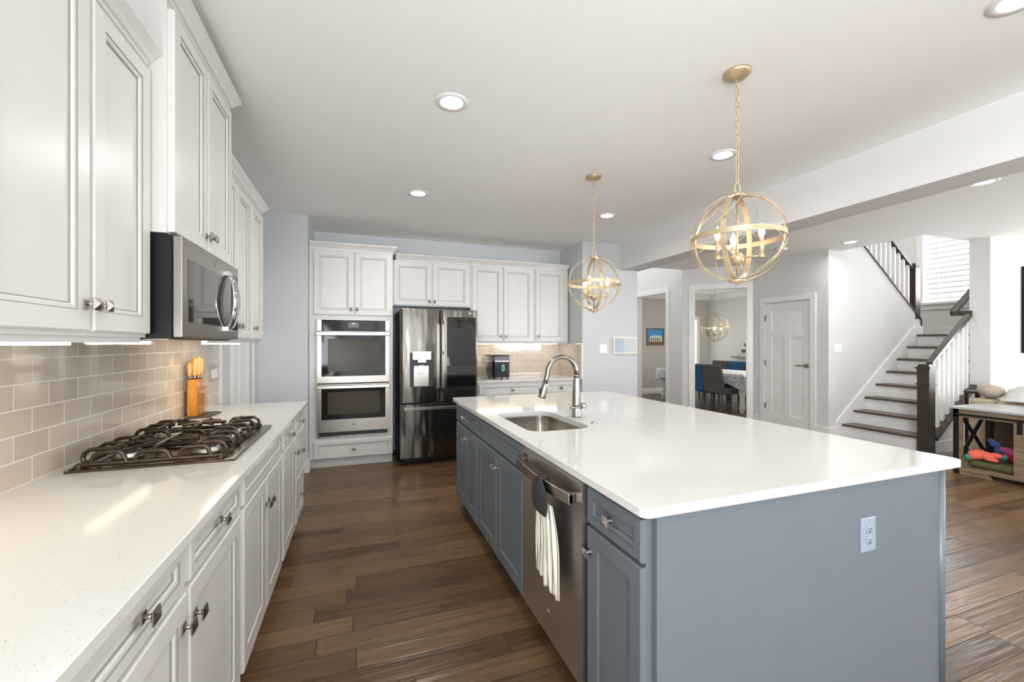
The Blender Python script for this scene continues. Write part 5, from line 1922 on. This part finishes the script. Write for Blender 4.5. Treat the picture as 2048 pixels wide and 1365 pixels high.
# ------------------------------------------------------------------ dining room
tb = thing('dining_table', 'white dining table with thick turned legs', 'table', (7.5, 7.3, 0))
TX0, TX1, TY0, TY1 = 6.93, 8.05, 6.22, 8.72
MB().box(TX0 + 0.03, TX1 - 0.03, TY0 + 0.03, TY1 - 0.03, 0.65, 0.76).build('tabletop', M_trim, tb)
legp = [(0.035, 0), (0.042, 0.02), (0.042, 0.05), (0.062, 0.08), (0.058, 0.15), (0.045, 0.18), (0.060, 0.20), (0.045, 0.22), (0.048, 0.30), (0.066, 0.42), (0.062, 0.50), (0.046, 0.53), (0.058, 0.55), (0.058, 0.66)]
for x in (TX0 + 0.11, TX1 - 0.11):
    for y in (TY0 + 0.11, TY1 - 0.11):
        MB().lathe(legp, (x, y, 0), 18).build('leg', M_trim, tb)
def cloth():
    mb = MB()
    zt = 0.768
    rows = []
    per = []
    def edge(x, y, nx_, ny_):
        per.append((x, y, nx_, ny_))
    N = 12
    for k in range(N):
        edge(TX0 + (TX1 - TX0) * k / N, TY0, 0, -1)
    for k in range(N * 2):
        edge(TX1, TY0 + (TY1 - TY0) * k / (N * 2), 1, 0)
    for k in range(N):
        edge(TX1 - (TX1 - TX0) * k / N, TY1, 0, 1)
    for k in range(N * 2):
        edge(TX0, TY1 - (TY1 - TY0) * k / (N * 2), -1, 0)
    n = len(per)
    corners = {0, N, 3 * N, 4 * N}
    r0 = [(p[0], p[1], zt) for p in per]
    r1, r2_ = [], []
    for i, (x, y, a, b) in enumerate(per):
        dc = min(min(abs(i - c_), n - abs(i - c_)) for c_ in corners)
        drop = 0.20 + 0.12 * max(0, 1 - dc / 2.5) + 0.008 * math.sin(i * 1.9)
        off = 0.035 + 0.02 * math.sin(i * 1.3) + 0.03 * max(0, 1 - dc / 2)
        r1.append((x + a * off * 0.6, y + b * off * 0.6, zt - 0.04))
        r2_.append((x + a * off, y + b * off, zt - drop))
    fs = [tuple(range(n))]
    for rr_ in range(2):
        for k in range(n):
            l = (k + 1) % n
            fs.append((rr_ * n + k, rr_ * n + l, (rr_ + 1) * n + l, (rr_ + 1) * n + k))
    mb.add(r0 + r1 + r2_, fs)
    t = NT('tablecloth_print')
    f = t.noise(t.coords(), 14, 3, 0.6)
    t.l(t.ramp(f, [(0.42, lin((214, 218, 220))), (0.52, lin((150, 162, 172))), (0.60, lin((222, 224, 224)))]), t.b.inputs['Base Color'])
    t.set(Roughness=0.6)
    o = mb.build('tablecloth', t.m)
    md = o.modifiers.new('thick', 'SOLIDIFY')
    md.thickness = 0.002
    md.offset = 1
    return tag(o, 'pale printed tablecloth draped over the dining table', 'tablecloth')
cloth()
M_chgrey = plain('chair_charcoal', (82, 80, 80), 0.95, var=0.12, nscale=50, bump=0.3)
M_chblue = plain('chair_blue', (36, 84, 122), 0.9, var=0.12, nscale=50, bump=0.3)
def chair(label, mat, x, y, face):
    """parsons chair; face = +1 looks towards +X, -1 towards -X"""
    r = thing('dining_chair', label, 'chair', (x, y, 0), 'upholstered dining chairs')
    f = face
    def B(x0, x1, y0, y1, z0, z1):
        return MB().box(x + f * x0, x + f * x1, y + y0, y + y1, z0, z1)
    B(-0.20, 0.26, -0.235, 0.235, 0.36, 0.49).build('seat', mat, r, bevel=0.02, segs=3)
    mb = MB()
    mb.prism([(-0.15, 0.38), (-0.245, 0.38), (-0.25, 0.58), (-0.310, 0.945), (-0.235, 0.955), (-0.165, 0.58)], lambda p, q, w: (x + f * p, y + w, q), -0.235, 0.235)
    mb.build('backrest', mat, r, bevel=0.02, segs=3)
    for sx, lean in ((-0.20, -0.05), (0.22, 0.0)):
        for sy in (-0.20, 0.20):
            mb = MB()
            mb.tube([(x + f * sx, y + sy, 0.37), (x + f * (sx + lean), y + sy, 0.0)], [0.026, 0.018], 4, smooth=False)
            mb.build('leg', M_black, r)
chair('charcoal dining chair nearest the angled opening, its back to the kitchen', M_chgrey, 6.90, 6.69, 1)
chair('blue dining chair at the left edge of the angled opening', M_chblue, 6.90, 7.18, 1)
chair('charcoal dining chair across the table, left of the far blue one', M_chgrey, 8.16, 8.20, -1)
chair('blue dining chair across the table, between two charcoal ones', M_chblue, 8.16, 7.72, -1)
chair('charcoal dining chair across the table, cut by the opening at the right', M_chgrey, 8.16, 7.24, -1)
# picture
pc = thing('framed_picture', 'small framed picture of a pale house under a blue sky', 'picture', (7.58, 9.62, 1.56))
MP = lambda u, v, n: (u, 9.63 - n, v)
PX0, PX1, PZ0, PZ1 = 7.304, 7.864, 1.328, 1.792
MB().rings(MP, PX0, PX1, PZ0, PZ1, [(0, 0, 0), (0, 0.025, 0), (0.03, 0.03, 0), (0.032, 0.012, 0)]).build('frame', make_wood('picture_frame_wood', (92, 74, 56), (128, 106, 82), 0.6), pc)
cv = MB().box(PX0 + 0.03, PX1 - 0.03, PZ0 + 0.03, PZ1 - 0.03, 0.010, 0.014, 0, MP).build('canvas', plain('paint_sky', (58, 148, 206), 0.7, var=0.08), pc)
mb = MB()
mb.box(PX0 + 0.03, PX1 - 0.03, PZ0 + 0.03, PZ0 + 0.11, 0.014, 0.015, 0, MP)
mb.build('painted_ground', plain('paint_ground', (126, 104, 72), 0.8, var=0.3, nscale=40), cv)
mb = MB()
mb.box(PX0 + 0.10, PX1 - 0.07, PZ0 + 0.10, PZ0 + 0.22, 0.0145, 0.016, 0, MP)
mb.prism([(PX0 + 0.08, PZ0 + 0.22), (PX1 - 0.05, PZ0 + 0.22), (PX1 - 0.12, PZ0 + 0.265), (PX0 + 0.15, PZ0 + 0.265)], lambda p, q, w: MP(p, q, w), 0.0145, 0.016)
mb.build('painted_house', plain('paint_house', (214, 214, 204), 0.8, var=0.1), cv)
mb = MB()
for k in range(5):
    mb.box(PX0 + 0.135 + 0.065 * k, PX0 + 0.170 + 0.065 * k, PZ0 + 0.115, PZ0 + 0.20, 0.016, 0.0165, 0, MP)
mb.build('painted_windows', plain('paint_green', (60, 104, 82), 0.8), cv)
# mantel shelf with books and a teapot
sh_ = thing('mantel_shelf', 'grey mantel shelf on a white surround at the dining wall', 'shelf', (9.30, 7.8, 0))
MB().box(9.16, 9.46, 7.1, 8.58, 1.000, 1.042).build('shelf_board', plain('mantel_grey', (140, 140, 140), 0.5), sh_)
MB().box(9.24, 9.46, 7.2, 8.48, 0.0, 1.00).build('surround', M_trim, sh_)
for k, (w_, c_) in enumerate(((0.36, (206, 200, 190)), (0.30, (84, 80, 76)))):
    tag(MB().box(9.20, 9.40, 8.14 - w_ / 2, 8.14 + w_ / 2, 1.0425 + 0.10 * k, 1.142 + 0.08 * k).build('book', plain('book_cover', c_, 0.6)), ['thick pale book lying on the mantel shelf', 'dark book lying on top of the pale one on the mantel'][k], 'book', 'books on the mantel shelf')
TZ = 1.2225
tp_ = thing('teapot', 'dark red teapot with a pale lid on the stacked books', 'teapot', (9.30, 8.12, TZ))
MB().lathe([(0.06, TZ), (0.095, TZ + 0.03), (0.115, TZ + 0.08), (0.105, TZ + 0.14), (0.075, TZ + 0.165)], (9.30, 8.12, 0), 22).build('body', plain('teapot_red', (74, 24, 18), 0.25), tp_)
MB().lathe([(0.072, TZ + 0.165), (0.055, TZ + 0.20), (0.015, TZ + 0.22), (0.015, TZ + 0.235), (0, TZ + 0.24)], (9.30, 8.12, 0), 20).build('lid', M_plate, tp_)
MB().tube([(9.30, 8.22, TZ + 0.06), (9.30, 8.27, TZ + 0.10), (9.30, 8.30, TZ + 0.16)], [0.024, 0.016, 0.012], 10).build('spout', plain('teapot_red_spout', (74, 24, 18), 0.25), tp_)
area('dining_fill_light', (8.75, 6.35, 2.68), (0, 0, -1), 0.4, 0.4, 85, (1.0, 0.94, 0.87))  # added panel, hidden by the walls, brightens the dining room
